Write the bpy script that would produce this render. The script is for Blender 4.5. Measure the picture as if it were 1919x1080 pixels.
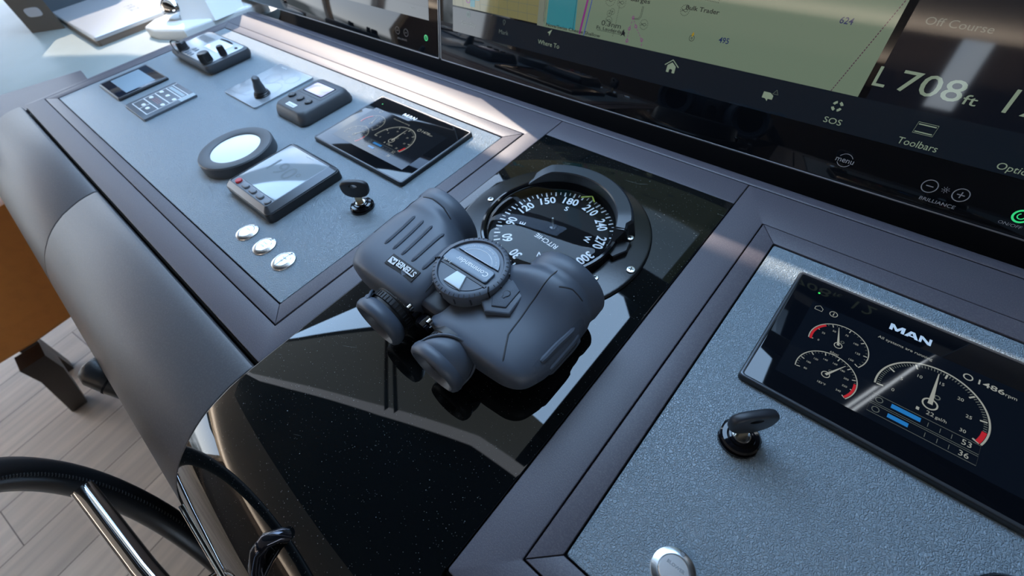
import bpy, bmesh, math, random
from mathutils import Vector, Matrix
from mathutils.bvhtree import BVHTree
random.seed(7)
PI = math.pi
def R(d): return math.radians(d)
for o in list(bpy.data.objects): bpy.data.objects.remove(o)
SC = bpy.context.scene
COL = SC.collection
Z0 = 1.0            # height of the dashboard surface above the floor (metres)

# ------------------------------------------------------------------ camera
cd = bpy.data.cameras.new('camera'); cam = bpy.data.objects.new('camera', cd); COL.objects.link(cam)
cd.sensor_width = 36; cd.lens = 834.836 / 1919 * 36; cd.clip_start = 0.01; cd.clip_end = 200
_R = ((0.75448264, 0.64712524, -0.10947543), (0.45444755, -0.63544532, -0.62424888), (-0.47353286, 0.4212341, -0.77351694))
M = Matrix.Identity(4)
for i in range(3):
    M[i][0] = _R[0][i]; M[i][1] = -_R[1][i]; M[i][2] = -_R[2][i]
M[2][3] = 0.36 + Z0
cam.matrix_world = M
cd.dof.use_dof = True; cd.dof.focus_distance = 0.40; cd.dof.aperture_fstop = 7.0
SC.camera = cam
# ------------------------------------------------------------------ view, sky, sun
SC.view_settings.view_transform = 'Standard'; SC.view_settings.look = 'None'
SC.view_settings.exposure = 0.15; SC.view_settings.gamma = 1.0; SC.view_settings.use_curve_mapping = False
W = bpy.data.worlds.new('sky'); SC.world = W; W.use_nodes = True
nt = W.node_tree; nt.nodes.clear()
def _n(nt, t, **kw):
    n = nt.nodes.new(t)
    for k, v in kw.items(): setattr(n, k, v)
    return n
wo = _n(nt, 'ShaderNodeOutputWorld'); bg = _n(nt, 'ShaderNodeBackground'); tc = _n(nt, 'ShaderNodeTexCoord')
sep = _n(nt, 'ShaderNodeSeparateXYZ'); rp = _n(nt, 'ShaderNodeValToRGB'); ns = _n(nt, 'ShaderNodeTexNoise'); cr = _n(nt, 'ShaderNodeValToRGB'); mx = _n(nt, 'ShaderNodeMix', data_type='RGBA')
nt.links.new(tc.outputs['Generated'], sep.inputs[0]); nt.links.new(sep.outputs[2], rp.inputs[0])
e = rp.color_ramp.elements
e[0].position = 0.0; e[0].color = (0.10, 0.12, 0.13, 1); e[1].position = 1.0; e[1].color = (0.12, 0.30, 0.66, 1)
for p, c in ((0.02, (0.88, 0.95, 1.0, 1)), (0.25, (0.50, 0.68, 0.95, 1))):
    q = e.new(p); q.color = c
ns.inputs['Scale'].default_value = 3.0; ns.inputs['Detail'].default_value = 5
nt.links.new(tc.outputs['Generated'], ns.inputs['Vector']); nt.links.new(ns.outputs[0], cr.inputs[0])
cr.color_ramp.elements[0].position = 0.56; cr.color_ramp.elements[1].position = 0.70
nt.links.new(cr.outputs[0], mx.inputs[0]); nt.links.new(rp.outputs[0], mx.inputs[6]); mx.inputs[7].default_value = (0.80, 0.90, 1.0, 1)
nt.links.new(mx.outputs[2], bg.inputs[0]); bg.inputs[1].default_value = 4.6
nt.links.new(bg.outputs[0], wo.inputs[0])
SUNC = 0.575
sl = bpy.data.lights.new('sun', 'SUN'); sl.energy = 6.0; sl.angle = R(0.6); sl.color = (1.0, 0.86, 0.72)
so = bpy.data.objects.new('sun', sl); COL.objects.link(so); so.location = (0, 3, 4)
so.rotation_euler = Vector((-1.0, SUNC, 1.0)).to_track_quat('Z', 'Y').to_euler()
SKY_PANE = 8.5      # light of the frosted skylight over the helm
DIM_GLOW = 0.55
SCREEN = 0.62

# ------------------------------------------------------------------ materials
def mat(name, col=(0.5, 0.5, 0.5), rough=0.5, metal=0.0, spec=0.5, coat=0.0, emis=None, estr=0.0, trans=0.0, ior=1.5, sheen=0.0):
    m = bpy.data.materials.new(name); m.use_nodes = True
    b = m.node_tree.nodes['Principled BSDF']
    b.inputs['Base Color'].default_value = (*col, 1); b.inputs['Roughness'].default_value = rough
    b.inputs['Metallic'].default_value = metal; b.inputs['Specular IOR Level'].default_value = spec
    b.inputs['Coat Weight'].default_value = coat; b.inputs['Coat Roughness'].default_value = 0.03
    b.inputs['Transmission Weight'].default_value = trans; b.inputs['IOR'].default_value = ior
    b.inputs['Sheen Weight'].default_value = sheen
    if emis: b.inputs['Emission Color'].default_value = (*emis, 1); b.inputs['Emission Strength'].default_value = estr
    return m
def bump(m, kind='noise', scale=200, strength=0.2, dist=0.0005, detail=3, stretch=None):
    t = m.node_tree; b = t.nodes['Principled BSDF']
    c = _n(t, 'ShaderNodeTexCoord'); bp = _n(t, 'ShaderNodeBump'); v = c.outputs['Object']
    if stretch:
        mp = _n(t, 'ShaderNodeMapping'); mp.inputs['Scale'].default_value = stretch; t.links.new(v, mp.inputs[0]); v = mp.outputs[0]
    if kind == 'noise':
        x = _n(t, 'ShaderNodeTexNoise'); x.inputs['Scale'].default_value = scale; x.inputs['Detail'].default_value = detail; out = x.outputs[0]
        t.links.new(v, x.inputs['Vector'])
    else:
        nz = _n(t, 'ShaderNodeTexNoise'); nz.inputs['Scale'].default_value = scale * 0.35; nz.inputs['Detail'].default_value = 2
        mm = _n(t, 'ShaderNodeVectorMath', operation='MULTIPLY_ADD'); t.links.new(v, nz.inputs['Vector'])
        t.links.new(nz.outputs['Color'], mm.inputs[0]); mm.inputs[1].default_value = (2.2 / scale,) * 3; t.links.new(v, mm.inputs[2])
        x = _n(t, 'ShaderNodeTexVoronoi', feature='DISTANCE_TO_EDGE'); x.inputs['Scale'].default_value = scale
        t.links.new(mm.outputs[0], x.inputs['Vector'])
        rr = _n(t, 'ShaderNodeValToRGB'); rr.color_ramp.elements[1].position = 0.22; rr.color_ramp.interpolation = 'EASE'; t.links.new(x.outputs['Distance'], rr.inputs[0])
        out = rr.outputs[0]
    t.links.new(out, bp.inputs['Height']); bp.inputs['Strength'].default_value = strength; bp.inputs['Distance'].default_value = dist
    t.links.new(bp.outputs[0], b.inputs['Normal'])
    return m
def speckle(m, c2, scale=900, lo=0.45, hi=0.75, detail=4, stretch=None):
    """mixes a second pigment colour in by fine noise"""
    t = m.node_tree; b = t.nodes['Principled BSDF']; c1 = tuple(b.inputs['Base Color'].default_value)
    c = _n(t, 'ShaderNodeTexCoord'); x = _n(t, 'ShaderNodeTexNoise'); x.inputs['Scale'].default_value = scale; x.inputs['Detail'].default_value = detail
    v = c.outputs['Object']
    if stretch:
        mp = _n(t, 'ShaderNodeMapping'); mp.inputs['Scale'].default_value = stretch; t.links.new(v, mp.inputs[0]); v = mp.outputs[0]
    r = _n(t, 'ShaderNodeValToRGB'); r.color_ramp.elements[0].position = lo; r.color_ramp.elements[1].position = hi
    r.color_ramp.elements[0].color = c1; r.color_ramp.elements[1].color = (*c2, 1)
    t.links.new(v, x.inputs['Vector']); t.links.new(x.outputs[0], r.inputs[0]); t.links.new(r.outputs[0], b.inputs['Base Color'])
    return m
light_leather = bump(mat('light grey grained leather', (0.24, 0.29, 0.325), 0.38, spec=0.55), 'vor', 500, 0.85, 0.0007)
dark_leather = bump(speckle(mat('brown grey leather', (0.082, 0.072, 0.086), 0.42, spec=0.42), (0.120, 0.106, 0.116), 900), 'noise', 1300, 0.25, 0.0004)
roll_leather = bump(speckle(mat('smooth grey brown leather', (0.098, 0.091, 0.094), 0.46, spec=0.38), (0.122, 0.113, 0.115), 500), 'noise', 1200, 0.22, 0.0004)
gap_black = mat('dark gap', (0.006, 0.006, 0.008), 0.7, spec=0.2)
def gloss_dust():
    m = mat('black gloss with dust', (0.0025, 0.003, 0.0035), 0.02, spec=0.55)
    t = m.node_tree; b = t.nodes['Principled BSDF']; c = _n(t, 'ShaderNodeTexCoord')
    masks = []
    for sc, th in ((230, 0.080), (95, 0.045), (520, 0.12)):
        v = _n(t, 'ShaderNodeTexVoronoi'); v.inputs['Scale'].default_value = sc
        lt = _n(t, 'ShaderNodeMath', operation='LESS_THAN'); lt.inputs[1].default_value = th
        rnd = _n(t, 'ShaderNodeSeparateColor'); g = _n(t, 'ShaderNodeMath', operation='GREATER_THAN'); g.inputs[1].default_value = 0.62
        mu = _n(t, 'ShaderNodeMath', operation='MULTIPLY')
        t.links.new(c.outputs['Object'], v.inputs['Vector']); t.links.new(v.outputs['Distance'], lt.inputs[0])
        t.links.new(v.outputs['Color'], rnd.inputs[0]); t.links.new(rnd.outputs[0], g.inputs[0])
        t.links.new(lt.outputs[0], mu.inputs[0]); t.links.new(g.outputs[0], mu.inputs[1]); masks.append(mu.outputs[0])
    # scratches: strongly stretched noise in two directions
    for ang, st in ((-0.15, (14, 900, 1)), (0.25, (20, 1100, 1)), (-0.5, (18, 1000, 1))):
        mp = _n(t, 'ShaderNodeMapping'); mp.inputs['Rotation'].default_value = (0, 0, ang)
        sc2 = _n(t, 'ShaderNodeVectorMath', operation='MULTIPLY'); sc2.inputs[1].default_value = st
        nz = _n(t, 'ShaderNodeTexNoise'); nz.inputs['Scale'].default_value = 1.0; nz.inputs['Detail'].default_value = 1
        g = _n(t, 'ShaderNodeMath', operation='GREATER_THAN'); g.inputs[1].default_value = 0.81
        t.links.new(c.outputs['Object'], mp.inputs[0]); t.links.new(mp.outputs[0], sc2.inputs[0]); t.links.new(sc2.outputs[0], nz.inputs['Vector'])
        t.links.new(nz.outputs[0], g.inputs[0]); masks.append(g.outputs[0])
    acc = masks[0]
    for k in masks[1:]:
        a = _n(t, 'ShaderNodeMath', operation='MAXIMUM'); t.links.new(acc, a.inputs[0]); t.links.new(k, a.inputs[1]); acc = a.outputs[0]
    mxx = _n(t, 'ShaderNodeMix', data_type='RGBA'); mxx.inputs[6].default_value = (0.0035, 0.0045, 0.005, 1); mxx.inputs[7].default_value = (0.16, 0.17, 0.17, 1)
    t.links.new(acc, mxx.inputs[0]); t.links.new(mxx.outputs[2], b.inputs['Base Color'])
    return m
gloss = gloss_dust()
black_plastic = mat('black plastic', (0.012, 0.013, 0.015), 0.38)
gloss_plastic = mat('glossy black plastic', (0.006, 0.006, 0.008), 0.08)
grey_plastic = bump(mat('charcoal moulded plastic', (0.055, 0.06, 0.068), 0.45), 'noise', 1500, 0.1, 0.0002)
mid_plastic = mat('grey plastic', (0.16, 0.17, 0.19), 0.35)
bezel_metal = mat('dark satin bezel', (0.09, 0.095, 0.105), 0.30, metal=0.6)
rim_silver = mat('satin silver rim', (0.45, 0.47, 0.5), 0.28, metal=0.9)
steel = bump(mat('brushed steel', (0.78, 0.79, 0.80), 0.25, metal=1.0), 'noise', 60, 0.08, 0.0002, stretch=(1, 14, 1))
chrome = mat('polished chrome', (0.72, 0.73, 0.75), 0.05, metal=1.0)
dark_chrome = mat('black chrome', (0.05, 0.05, 0.06), 0.06, metal=0.8)
brass = mat('nickel brass key blade', (0.50, 0.42, 0.28), 0.3, metal=1.0)
glass_black = mat('black display glass', (0.003, 0.004, 0.006), 0.03, spec=0.5)
lcd_grey = mat('unlit grey display', (0.25, 0.28, 0.30), 0.06, spec=0.7)
lcd_pale = mat('pale reflective display', (0.88, 0.90, 0.89), 0.12, spec=0.8)
white_paint = mat('white print', (0.75, 0.76, 0.76), 0.5)
grey_print = mat('grey print', (0.22, 0.24, 0.26), 0.4)
label_black = mat('black label', (0.008, 0.008, 0.01), 0.25)
red_button = mat('red rubber button', (0.55, 0.03, 0.04), 0.3)
rubber = bump(mat('blue black rubber armour', (0.068, 0.082, 0.108), 0.44, spec=0.5), 'noise', 1600, 0.12, 0.0002)
rubber_grip = bump(mat('stippled rubber grip', (0.056, 0.069, 0.093), 0.54, spec=0.45), 'noise', 900, 0.5, 0.0005)
rubber_dark = mat('dark rubber', (0.018, 0.020, 0.026), 0.45)
plate_grey = mat('grey cap plate', (0.13, 0.17, 0.22), 0.28)
plate_pale = mat('translucent white window', (0.55, 0.62, 0.66), 0.25)
lens_glass = mat('coated lens', (0.004, 0.006, 0.010), 0.02, spec=0.8)
def emi(name, col, s, base=(0.004, 0.005, 0.006), rough=0.04): return mat(name, base, rough, spec=0.5, emis=col, estr=s * SCREEN)
scr_green = emi('chart pale green', (0.165, 0.225, 0.160), 1.0)
scr_yellow = emi('chart land yellow', (0.20, 0.19, 0.085), 1.0)
scr_teal = emi('chart shallow teal', (0.03, 0.22, 0.27), 1.0)
scr_greyw = emi('chart grey strip', (0.18, 0.205, 0.165), 1.0)
scr_bar = emi('toolbar navy', (0.004, 0.008, 0.015), 1.0)
scr_navy = emi('display navy', (0.0015, 0.003, 0.008), 1.0)
scr_text = emi('soft green lettering', (0.24, 0.31, 0.23), 1.0)
scr_dimtext = emi('dim lettering', (0.10, 0.13, 0.12), 1.0)
scr_ink = emi('chart ink', (0.01, 0.012, 0.016), 1.0)
scr_inkblue = emi('chart sounding blue', (0.008, 0.02, 0.10), 1.0)
scr_magenta = emi('chart magenta', (0.22, 0.03, 0.20), 1.0)
scr_blue = emi('chart blue line', (0.02, 0.05, 0.35), 1.0)
scr_power = emi('green power light', (0.03, 0.55, 0.18), 1.6)
scr_white = emi('gauge white', (0.40, 0.42, 0.38), 1.0)
scr_dimwhite = emi('gauge grey', (0.13, 0.15, 0.14), 1.0)
scr_red = emi('gauge red', (0.55, 0.02, 0.03), 1.0)
scr_barblue = emi('gauge blue bar', (0.02, 0.22, 0.62), 1.0)
scr_led = emi('green indicator', (0.05, 0.9, 0.15), 1.5)
key_print = mat('touch key print', (0.30, 0.30, 0.32), 0.3)
silver_print = mat('silver print', (0.8, 0.8, 0.8), 0.3)
dial_black = mat('compass card black', (0.005, 0.005, 0.006), 0.9, spec=0.1)
yellow = mat('yellow green lubber mark', (0.55, 0.62, 0.06), 0.5)
dome_m = bpy.data.materials.new('clear compass dome'); dome_m.use_nodes = True
t = dome_m.node_tree; t.nodes.clear(); o_ = _n(t, 'ShaderNodeOutputMaterial'); g_ = _n(t, 'ShaderNodeBsdfGlossy'); g_.inputs['Roughness'].default_value = 0.01
tr_ = _n(t, 'ShaderNodeBsdfTransparent'); fr_ = _n(t, 'ShaderNodeFresnel'); fr_.inputs[0].default_value = 1.33; ms_ = _n(t, 'ShaderNodeMixShader')
t.links.new(fr_.outputs[0], ms_.inputs[0]); t.links.new(tr_.outputs[0], ms_.inputs[1]); t.links.new(g_.outputs[0], ms_.inputs[2]); t.links.new(ms_.outputs[0], o_.inputs[0])
table_m = bump(speckle(mat('pale grey green stone', (0.28, 0.305, 0.285), 0.35), (0.33, 0.355, 0.335), 6), 'noise', 5, 0.05, 0.001)
orange = bump(speckle(mat('orange tan leather', (0.60, 0.20, 0.028), 0.45), (0.54, 0.175, 0.024), 40), 'noise', 900, 0.2, 0.0004)
dark_wood = bump(mat('dark stained wood', (0.018, 0.011, 0.008), 0.4), 'noise', 30, 0.1, 0.001, stretch=(8, 8, 1))
wheel_leather = bump(mat('black wheel leather', (0.010, 0.011, 0.013), 0.36), 'noise', 900, 0.15, 0.0003)
thread = mat('black thread', (0.02, 0.022, 0.025), 0.5)
white_fab = mat('white moulding', (0.82, 0.82, 0.80), 0.35)
silver_case = mat('silver grey metal case', (0.50, 0.51, 0.53), 0.30, metal=0.5)
brown_edge = mat('brown edge', (0.16, 0.12, 0.09), 0.5)
case_brown = mat('grey brown casing', (0.12, 0.105, 0.09), 0.55)
case_blue = mat('slate casing', (0.055, 0.07, 0.085), 0.6)
pale_label = mat('pale label', (0.5, 0.52, 0.56), 0.4)
wall_m = mat('beige wall lining', (0.42, 0.37, 0.31), 0.7)
ceil_m = mat('beige ceiling lining', (0.66, 0.60, 0.53), 0.8)
ceil_black = mat('black lacquered ceiling', (0.006, 0.006, 0.007), 0.3)
frame_m = mat('dark window frame', (0.03, 0.03, 0.033), 0.4)
trim_glow = mat('glowing grey trim', (0.30, 0.31, 0.33), 0.5, emis=(0.6, 0.65, 0.72), estr=1.8)  # emission added so the strip reflects as a light band
pane_m = mat('frosted skylight glass', (0.5, 0.5, 0.5), 0.5, emis=(0.42, 0.66, 1.0), estr=SKY_PANE)
glow_dim = mat('dim glow panel', (0.2, 0.2, 0.2), 0.5, emis=(0.55, 0.62, 0.62), estr=DIM_GLOW)  # invented panel, emissive only to be mirrored as a dim grey zone
def floor_mat():
    m = mat('grey oak planks', (0.35, 0.3, 0.27), 0.5); t = m.node_tree; b = t.nodes['Principled BSDF']
    c = _n(t, 'ShaderNodeTexCoord'); mp = _n(t, 'ShaderNodeMapping'); mp.inputs['Rotation'].default_value = (0, 0, R(81)); mp.inputs['Location'].default_value = (0.3, 0.03, 0)
    br = _n(t, 'ShaderNodeTexBrick'); br.inputs['Scale'].default_value = 1.0; br.inputs['Brick Width'].default_value = 0.95; br.inputs['Row Height'].default_value = 0.185
    br.inputs['Mortar Size'].default_value = 0.0016; br.inputs['Color1'].default_value = (0.54, 0.515, 0.475, 1); br.inputs['Color2'].default_value = (0.42, 0.395, 0.36, 1); br.inputs['Mortar'].default_value = (0.06, 0.05, 0.05, 1)
    st = _n(t, 'ShaderNodeMapping'); st.inputs['Scale'].default_value = (1.2, 18, 1); nz = _n(t, 'ShaderNodeTexNoise'); nz.inputs['Scale'].default_value = 2.2; nz.inputs['Detail'].default_value = 6
    rr = _n(t, 'ShaderNodeValToRGB'); rr.color_ramp.elements[0].position = 0.3; rr.color_ramp.elements[0].color = (0.78, 0.78, 0.80, 1); rr.color_ramp.elements[1].position = 0.75; rr.color_ramp.elements[1].color = (1.12, 1.1, 1.08, 1)
    mu = _n(t, 'ShaderNodeMix', data_type='RGBA', blend_type='MULTIPLY'); mu.inputs[0].default_value = 1
    t.links.new(c.outputs['Object'], mp.inputs[0]); t.links.new(mp.outputs[0], br.inputs['Vector']); t.links.new(mp.outputs[0], st.inputs[0]); t.links.new(st.outputs[0], nz.inputs['Vector'])
    t.links.new(nz.outputs[0], rr.inputs[0]); t.links.new(br.outputs['Color'], mu.inputs[6]); t.links.new(rr.outputs[0], mu.inputs[7]); t.links.new(mu.outputs[2], b.inputs['Base Color'])
    return m
floor_m = floor_mat()

# ------------------------------------------------------------------ geometry helpers
def loft(bm, loops, cap0=True, cap1=True, closed=True):
    L = [[bm.verts.new(p) for p in lp] for lp in loops]; n = len(L[0])
    for a, b in zip(L, L[1:]):
        for i in range(n if closed else n - 1):
            j = (i + 1) % n
            bm.faces.new((a[i], a[j], b[j], b[i]))
    if cap0: bm.faces.new(list(reversed(L[0])))
    if cap1: bm.faces.new(L[-1])
    return L
def rr(x0, x1, y0, y1, r, z, n=5):
    r = max(min(r, (x1 - x0) / 2 - 1e-5, (y1 - y0) / 2 - 1e-5), 1e-5); P = []
    for cx, cy, a in ((x1 - r, y1 - r, 0), (x0 + r, y1 - r, 90), (x0 + r, y0 + r, 180), (x1 - r, y0 + r, 270)):
        for k in range(n + 1):
            t = R(a + 90 * k / n); P.append((cx + r * math.cos(t), cy + r * math.sin(t), z))
    return P
def slab(bm, x0, x1, y0, y1, z0, z1, r=0.002, b=0.001, t=0.0, nb=3, n=5):
    """rounded plate: corner radius r, top edge bevel b, sides leaning in by t"""
    ls = [rr(x0, x1, y0, y1, r, z0, n)]
    for k in range(nb + 1):
        a = PI / 2 * k / nb; d = t + b * (1 - math.cos(a)); z = z1 - b + b * math.sin(a)
        ls.append(rr(x0 + d, x1 - d, y0 + d, y1 - d, max(r - (d - t) * 0.6, 1e-4), z, n))
    loft(bm, ls); return bm
def box(bm, x0, x1, y0, y1, z0, z1):
    loft(bm, [[(x0, y0, z0), (x1, y0, z0), (x1, y1, z0), (x0, y1, z0)], [(x0, y0, z1), (x1, y0, z1), (x1, y1, z1), (x0, y1, z1)]]); return bm
def ring_slab(bm, o, i, z0, z1, b=0.0008, ro=0.002, ri=0.002):
    """rectangular ring; o and i are (x0,x1,y0,y1)"""
    ls = [rr(*o, ro, z0)]
    for k in range(4):
        a = PI / 2 * k / 3; d = b * (1 - math.cos(a)); ls.append(rr(o[0] + d, o[1] - d, o[2] + d, o[3] - d, ro, z1 - b + b * math.sin(a)))
    for k in range(4):
        a = PI / 2 * (1 - k / 3); d = b * (1 - math.cos(a)); ls.append(rr(i[0] - d, i[1] + d, i[2] - d, i[3] + d, ri, z1 - b + b * math.sin(a)))
    ls.append(rr(*i, ri, z0)); loft(bm, ls, False, False); return bm
def circ(cx, cy, r, z, n=40): return [(cx + r * math.cos(2 * PI * k / n), cy + r * math.sin(2 * PI * k / n), z) for k in range(n)]
def lathe(bm, prof, cx=0, cy=0, n=40, cap0=True, cap1=True):
    loft(bm, [circ(cx, cy, max(r, 1e-5), z, n) for r, z in prof], cap0, cap1); return bm
def poly(bm, pts, z0, z1):
    loft(bm, [[(x, y, z0) for x, y in pts], [(x, y, z1) for x, y in pts]]); return bm
def bevpoly(bm, pts, z0, z1, b):
    """prism of a convex polygon with a small bevel round the top"""
    n = len(pts); c = Vector((sum(p[0] for p in pts) / n, sum(p[1] for p in pts) / n))
    area = sum(pts[i][0] * pts[(i + 1) % n][1] - pts[(i + 1) % n][0] * pts[i][1] for i in range(n)); sg = 1 if area > 0 else -1
    def inset(d):
        out = []
        for i in range(n):
            p = Vector(pts[i]); a = (p - Vector(pts[i - 1])).normalized(); q = (Vector(pts[(i + 1) % n]) - p).normalized()
            na = Vector((-a.y, a.x)) * sg; nq = Vector((-q.y, q.x)) * sg; m = (na + nq); m = m / max(m.length_squared / 2, 0.2)
            out.append(p + m * d)
        return out
    ls = [[(x, y, z0) for x, y in pts]]
    for k in range(4):
        a = PI / 2 * k / 3; ls.append([(p.x, p.y, z1 - b + b * math.sin(a)) for p in inset(b * (1 - math.cos(a)))])
    loft(bm, ls); return bm
def tube(bm, pts, r, n=10, closed=False, cap=True):
    P = [Vector(p) for p in pts]; m = len(P); rs = r if isinstance(r, (list, tuple)) else [r] * m; loops = []; up = None
    for i in range(m):
        if closed: d = P[(i + 1) % m] - P[i - 1]
        else: d = P[min(i + 1, m - 1)] - P[max(i - 1, 0)]
        d.normalize()
        if up is None: up = d.orthogonal().normalized()
        up = (up - d * up.dot(d)).normalized(); s = d.cross(up)
        loops.append([P[i] + (up * math.cos(2 * PI * k / n) + s * math.sin(2 * PI * k / n)) * rs[i] for k in range(n)])
    if closed: loops.append(loops[0][:]); loft(bm, loops, False, False); bmesh.ops.remove_doubles(bm, verts=bm.verts, dist=1e-6)
    else: loft(bm, loops, cap, cap)
    return bm
def ribbon(bm, pts, w, z, closed=False):
    P = [Vector(p) for p in pts]; m = len(P); A = []; B = []
    for i in range(m):
        d = (P[(i + 1) % m] - P[i - 1]) if closed else (P[min(i + 1, m - 1)] - P[max(i - 1, 0)])
        d.normalize(); nn = Vector((-d.y, d.x)) * w / 2; A.append((P[i].x + nn.x, P[i].y + nn.y, z)); B.append((P[i].x - nn.x, P[i].y - nn.y, z))
    va = [bm.verts.new(p) for p in A]; vb = [bm.verts.new(p) for p in B]
    for i in range(m if closed else m - 1):
        j = (i + 1) % m; bm.faces.new((vb[i], vb[j], va[j], va[i]))
    return bm
def arcp(cx, cy, r, a0, a1, n=24): return [(cx + r * math.cos(R(a0 + (a1 - a0) * k / n)), cy + r * math.sin(R(a0 + (a1 - a0) * k / n))) for k in range(n + 1)]
def rect(bm, x0, x1, y0, y1, z): bm.faces.new([bm.verts.new(p) for p in ((x0, y0, z), (x1, y0, z), (x1, y1, z), (x0, y1, z))]); return bm
def face(bm, pts, z): bm.faces.new([bm.verts.new((x, y, z)) for x, y in pts]); return bm
def prof_x(bm, prof, x0, x1):
    """closed (y,z) profile swept along x"""
    loft(bm, [[(x0, y, z) for y, z in prof], [(x1, y, z) for y, z in prof]]); return bm

def mesh_obj(name, bm, m, parent=None, smooth=30):
    bmesh.ops.recalc_face_normals(bm, faces=bm.faces)
    me = bpy.data.meshes.new(name); bm.to_mesh(me); bm.free(); me.materials.append(m)
    o = bpy.data.objects.new(name, me); COL.objects.link(o)
    if parent is not None: o.parent = parent
    if smooth:
        me.polygons.foreach_set('use_smooth', [True] * len(me.polygons))
        me.set_sharp_from_angle(angle=R(smooth))
    return o
def part(name, bm, m, parent, label=None, smooth=30):
    o = mesh_obj(name, bm, m, parent, smooth)
    if label: o['label'] = label
    return o
def thing(name, label, cat, loc=(0, 0, 0), rot=(0, 0, 0), group=None):
    o = bpy.data.objects.new(name, None); COL.objects.link(o); o.empty_display_size = 0.02
    o.location = (loc[0], loc[1], loc[2] + Z0); o.rotation_euler = rot; o['label'] = label; o['category'] = cat
    if group: o['group'] = group
    return o
def single(name, bm, m, label, cat, loc=(0, 0, 0), group=None, smooth=30):
    o = mesh_obj(name, bm, m, None, smooth); o.location = (loc[0], loc[1], loc[2] + Z0); o['label'] = label; o['category'] = cat
    if group: o['group'] = group
    return o
def struct(name, bm, m, smooth=0, loc=(0, 0, 0)):
    o = mesh_obj(name, bm, m, None, smooth); o.location = (loc[0], loc[1], loc[2] + Z0); o['kind'] = 'structure'; return o
def text_mesh(s, x, y, z, w=None, h=None, rot=0, bold=0.0, ital=0.0, center=False, sy=1.0):
    """flat letters; (x,y) = left end of the baseline; w = total width or h = capital height"""
    cu = bpy.data.curves.new('t', 'FONT'); cu.body = s; cu.size = 1.0; cu.offset = bold; cu.shear = ital; cu.resolution_u = 3
    ob = bpy.data.objects.new('t', cu); COL.objects.link(ob)
    dg = bpy.context.evaluated_depsgraph_get(); dg.update(); me = bpy.data.meshes.new_from_object(ob.evaluated_get(dg))
    bpy.data.objects.remove(ob); bpy.data.curves.remove(cu)
    xs = [v.co.x for v in me.vertices]; x0, x1 = min(xs), max(xs); ys = [v.co.y for v in me.vertices]
    k = (w / (x1 - x0)) if w else h / 0.73
    if w and h: ky = h / 0.73
    else: ky = k * sy
    bm = bmesh.new(); bm.from_mesh(me); bpy.data.meshes.remove(me)
    c = math.cos(rot); s_ = math.sin(rot)
    for v in bm.verts:
        a = (v.co.x - (x0 + x1) / 2 if center else v.co.x - x0) * k; b = (v.co.y - (0.36 if center else 0)) * ky
        v.co = Vector((x + a * c - b * s_, y + a * s_ + b * c, z))
    return bm
def merge(bms):
    out = bmesh.new()
    for b in bms:
        me = bpy.data.meshes.new('tmp'); b.to_mesh(me); b.free(); out.from_mesh(me); bpy.data.meshes.remove(me)
    return out
def drop(bvh, x, y, lift=0.0, top=0.3):
    h = bvh.ray_cast(Vector((x, y, top)), Vector((0, 0, -1)))
    return (x, y, (h[0].z if h[0] else 0) + lift)

# ================================================================== THE ROOM
FL = -Z0
b = bmesh.new(); box(b, -4.2, 3.0, -3.6, 2.0, FL - 0.05, FL); fo = struct('floor', b, floor_m)
# ceiling: beige lining aft, black lacquer over the helm, frosted skylight, header
H = 1.0
b = bmesh.new(); box(b, -4.2, 3.0, -3.6, -0.78, H, H + 0.08); box(b, -4.2, -2.6, -0.78, -0.2, H, H + 0.08); box(b, -4.3, -3.45, -0.2, 1.8, H, H + 0.08); struct('ceiling', b, ceil_m)  # far left strip added to keep sun off the floor
b = bmesh.new(); poly(b, [(-2.6, -0.78), (3.0, -0.78), (3.0, 0.42), (-0.27, 0.18), (-1.32, -0.04), (-2.6, -0.31)], H, H + 0.08); struct('trim_1', b, ceil_black)
b = bmesh.new(); poly(b, [(-2.6, -0.31), (-1.32, -0.04), (-0.27, 0.18), (3.0, 0.42), (3.0, 0.47), (-0.27, 0.215), (-1.32, -0.005), (-2.6, -0.27)], H - 0.005, H + 0.08); struct('trim_2', b, trim_glow)
b = bmesh.new(); poly(b, [(-2.6, -0.27), (-1.32, -0.005), (-0.27, 0.215), (-0.05, 0.235), (-0.05, 0.370), (-0.36, 0.370), (-1.40, 0.34), (-2.6, 0.02)], H, H + 0.04); struct('glow_panel', b, glow_dim)  # glowing panel added for the grey area reflected in the gloss panel
# the bright pane: rounded at its right hand front corner like the photographed reflection
b = bmesh.new(); poly(b, [(-2.6, 0.06), (-1.40, 0.375), (-0.052, 0.375), (-0.052, 0.86), (-0.16, 0.915), (-0.30, 0.918), (-0.47, 0.90), (-1.15, 0.90), (-1.40, 0.78), (-1.75, 0.58), (-2.6, 0.10)], H, H + 0.03); struct('window_1', b, pane_m)
b = bmesh.new(); poly(b, [(-0.05, 0.33), (3.0, 0.47), (3.0, 0.918), (-0.05, 0.918)], H, H + 0.02); poly(b, [(-2.6, 0.02), (-1.40, 0.345), (-1.40, 0.372), (-2.6, 0.055)], H, H + 0.015)
for p, q in (((-1.364, 0.332), (-0.806, 0.095)), ((-1.30, 0.345), (-0.742, 0.108))):
    d = (Vector(q) - Vector(p)).normalized(); nn = Vector((-d.y, d.x)) * 0.008
    poly(b, [(p[0] + nn.x, p[1] + nn.y), (p[0] - nn.x, p[1] - nn.y), (q[0] - nn.x, q[1] - nn.y), (q[0] + nn.x, q[1] + nn.y)], H - 0.012, H - 0.001)
struct('trim_3', b, frame_m)
RZ = 1.16           # outer roof; its front edge throws the shadow line across the dash
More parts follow.
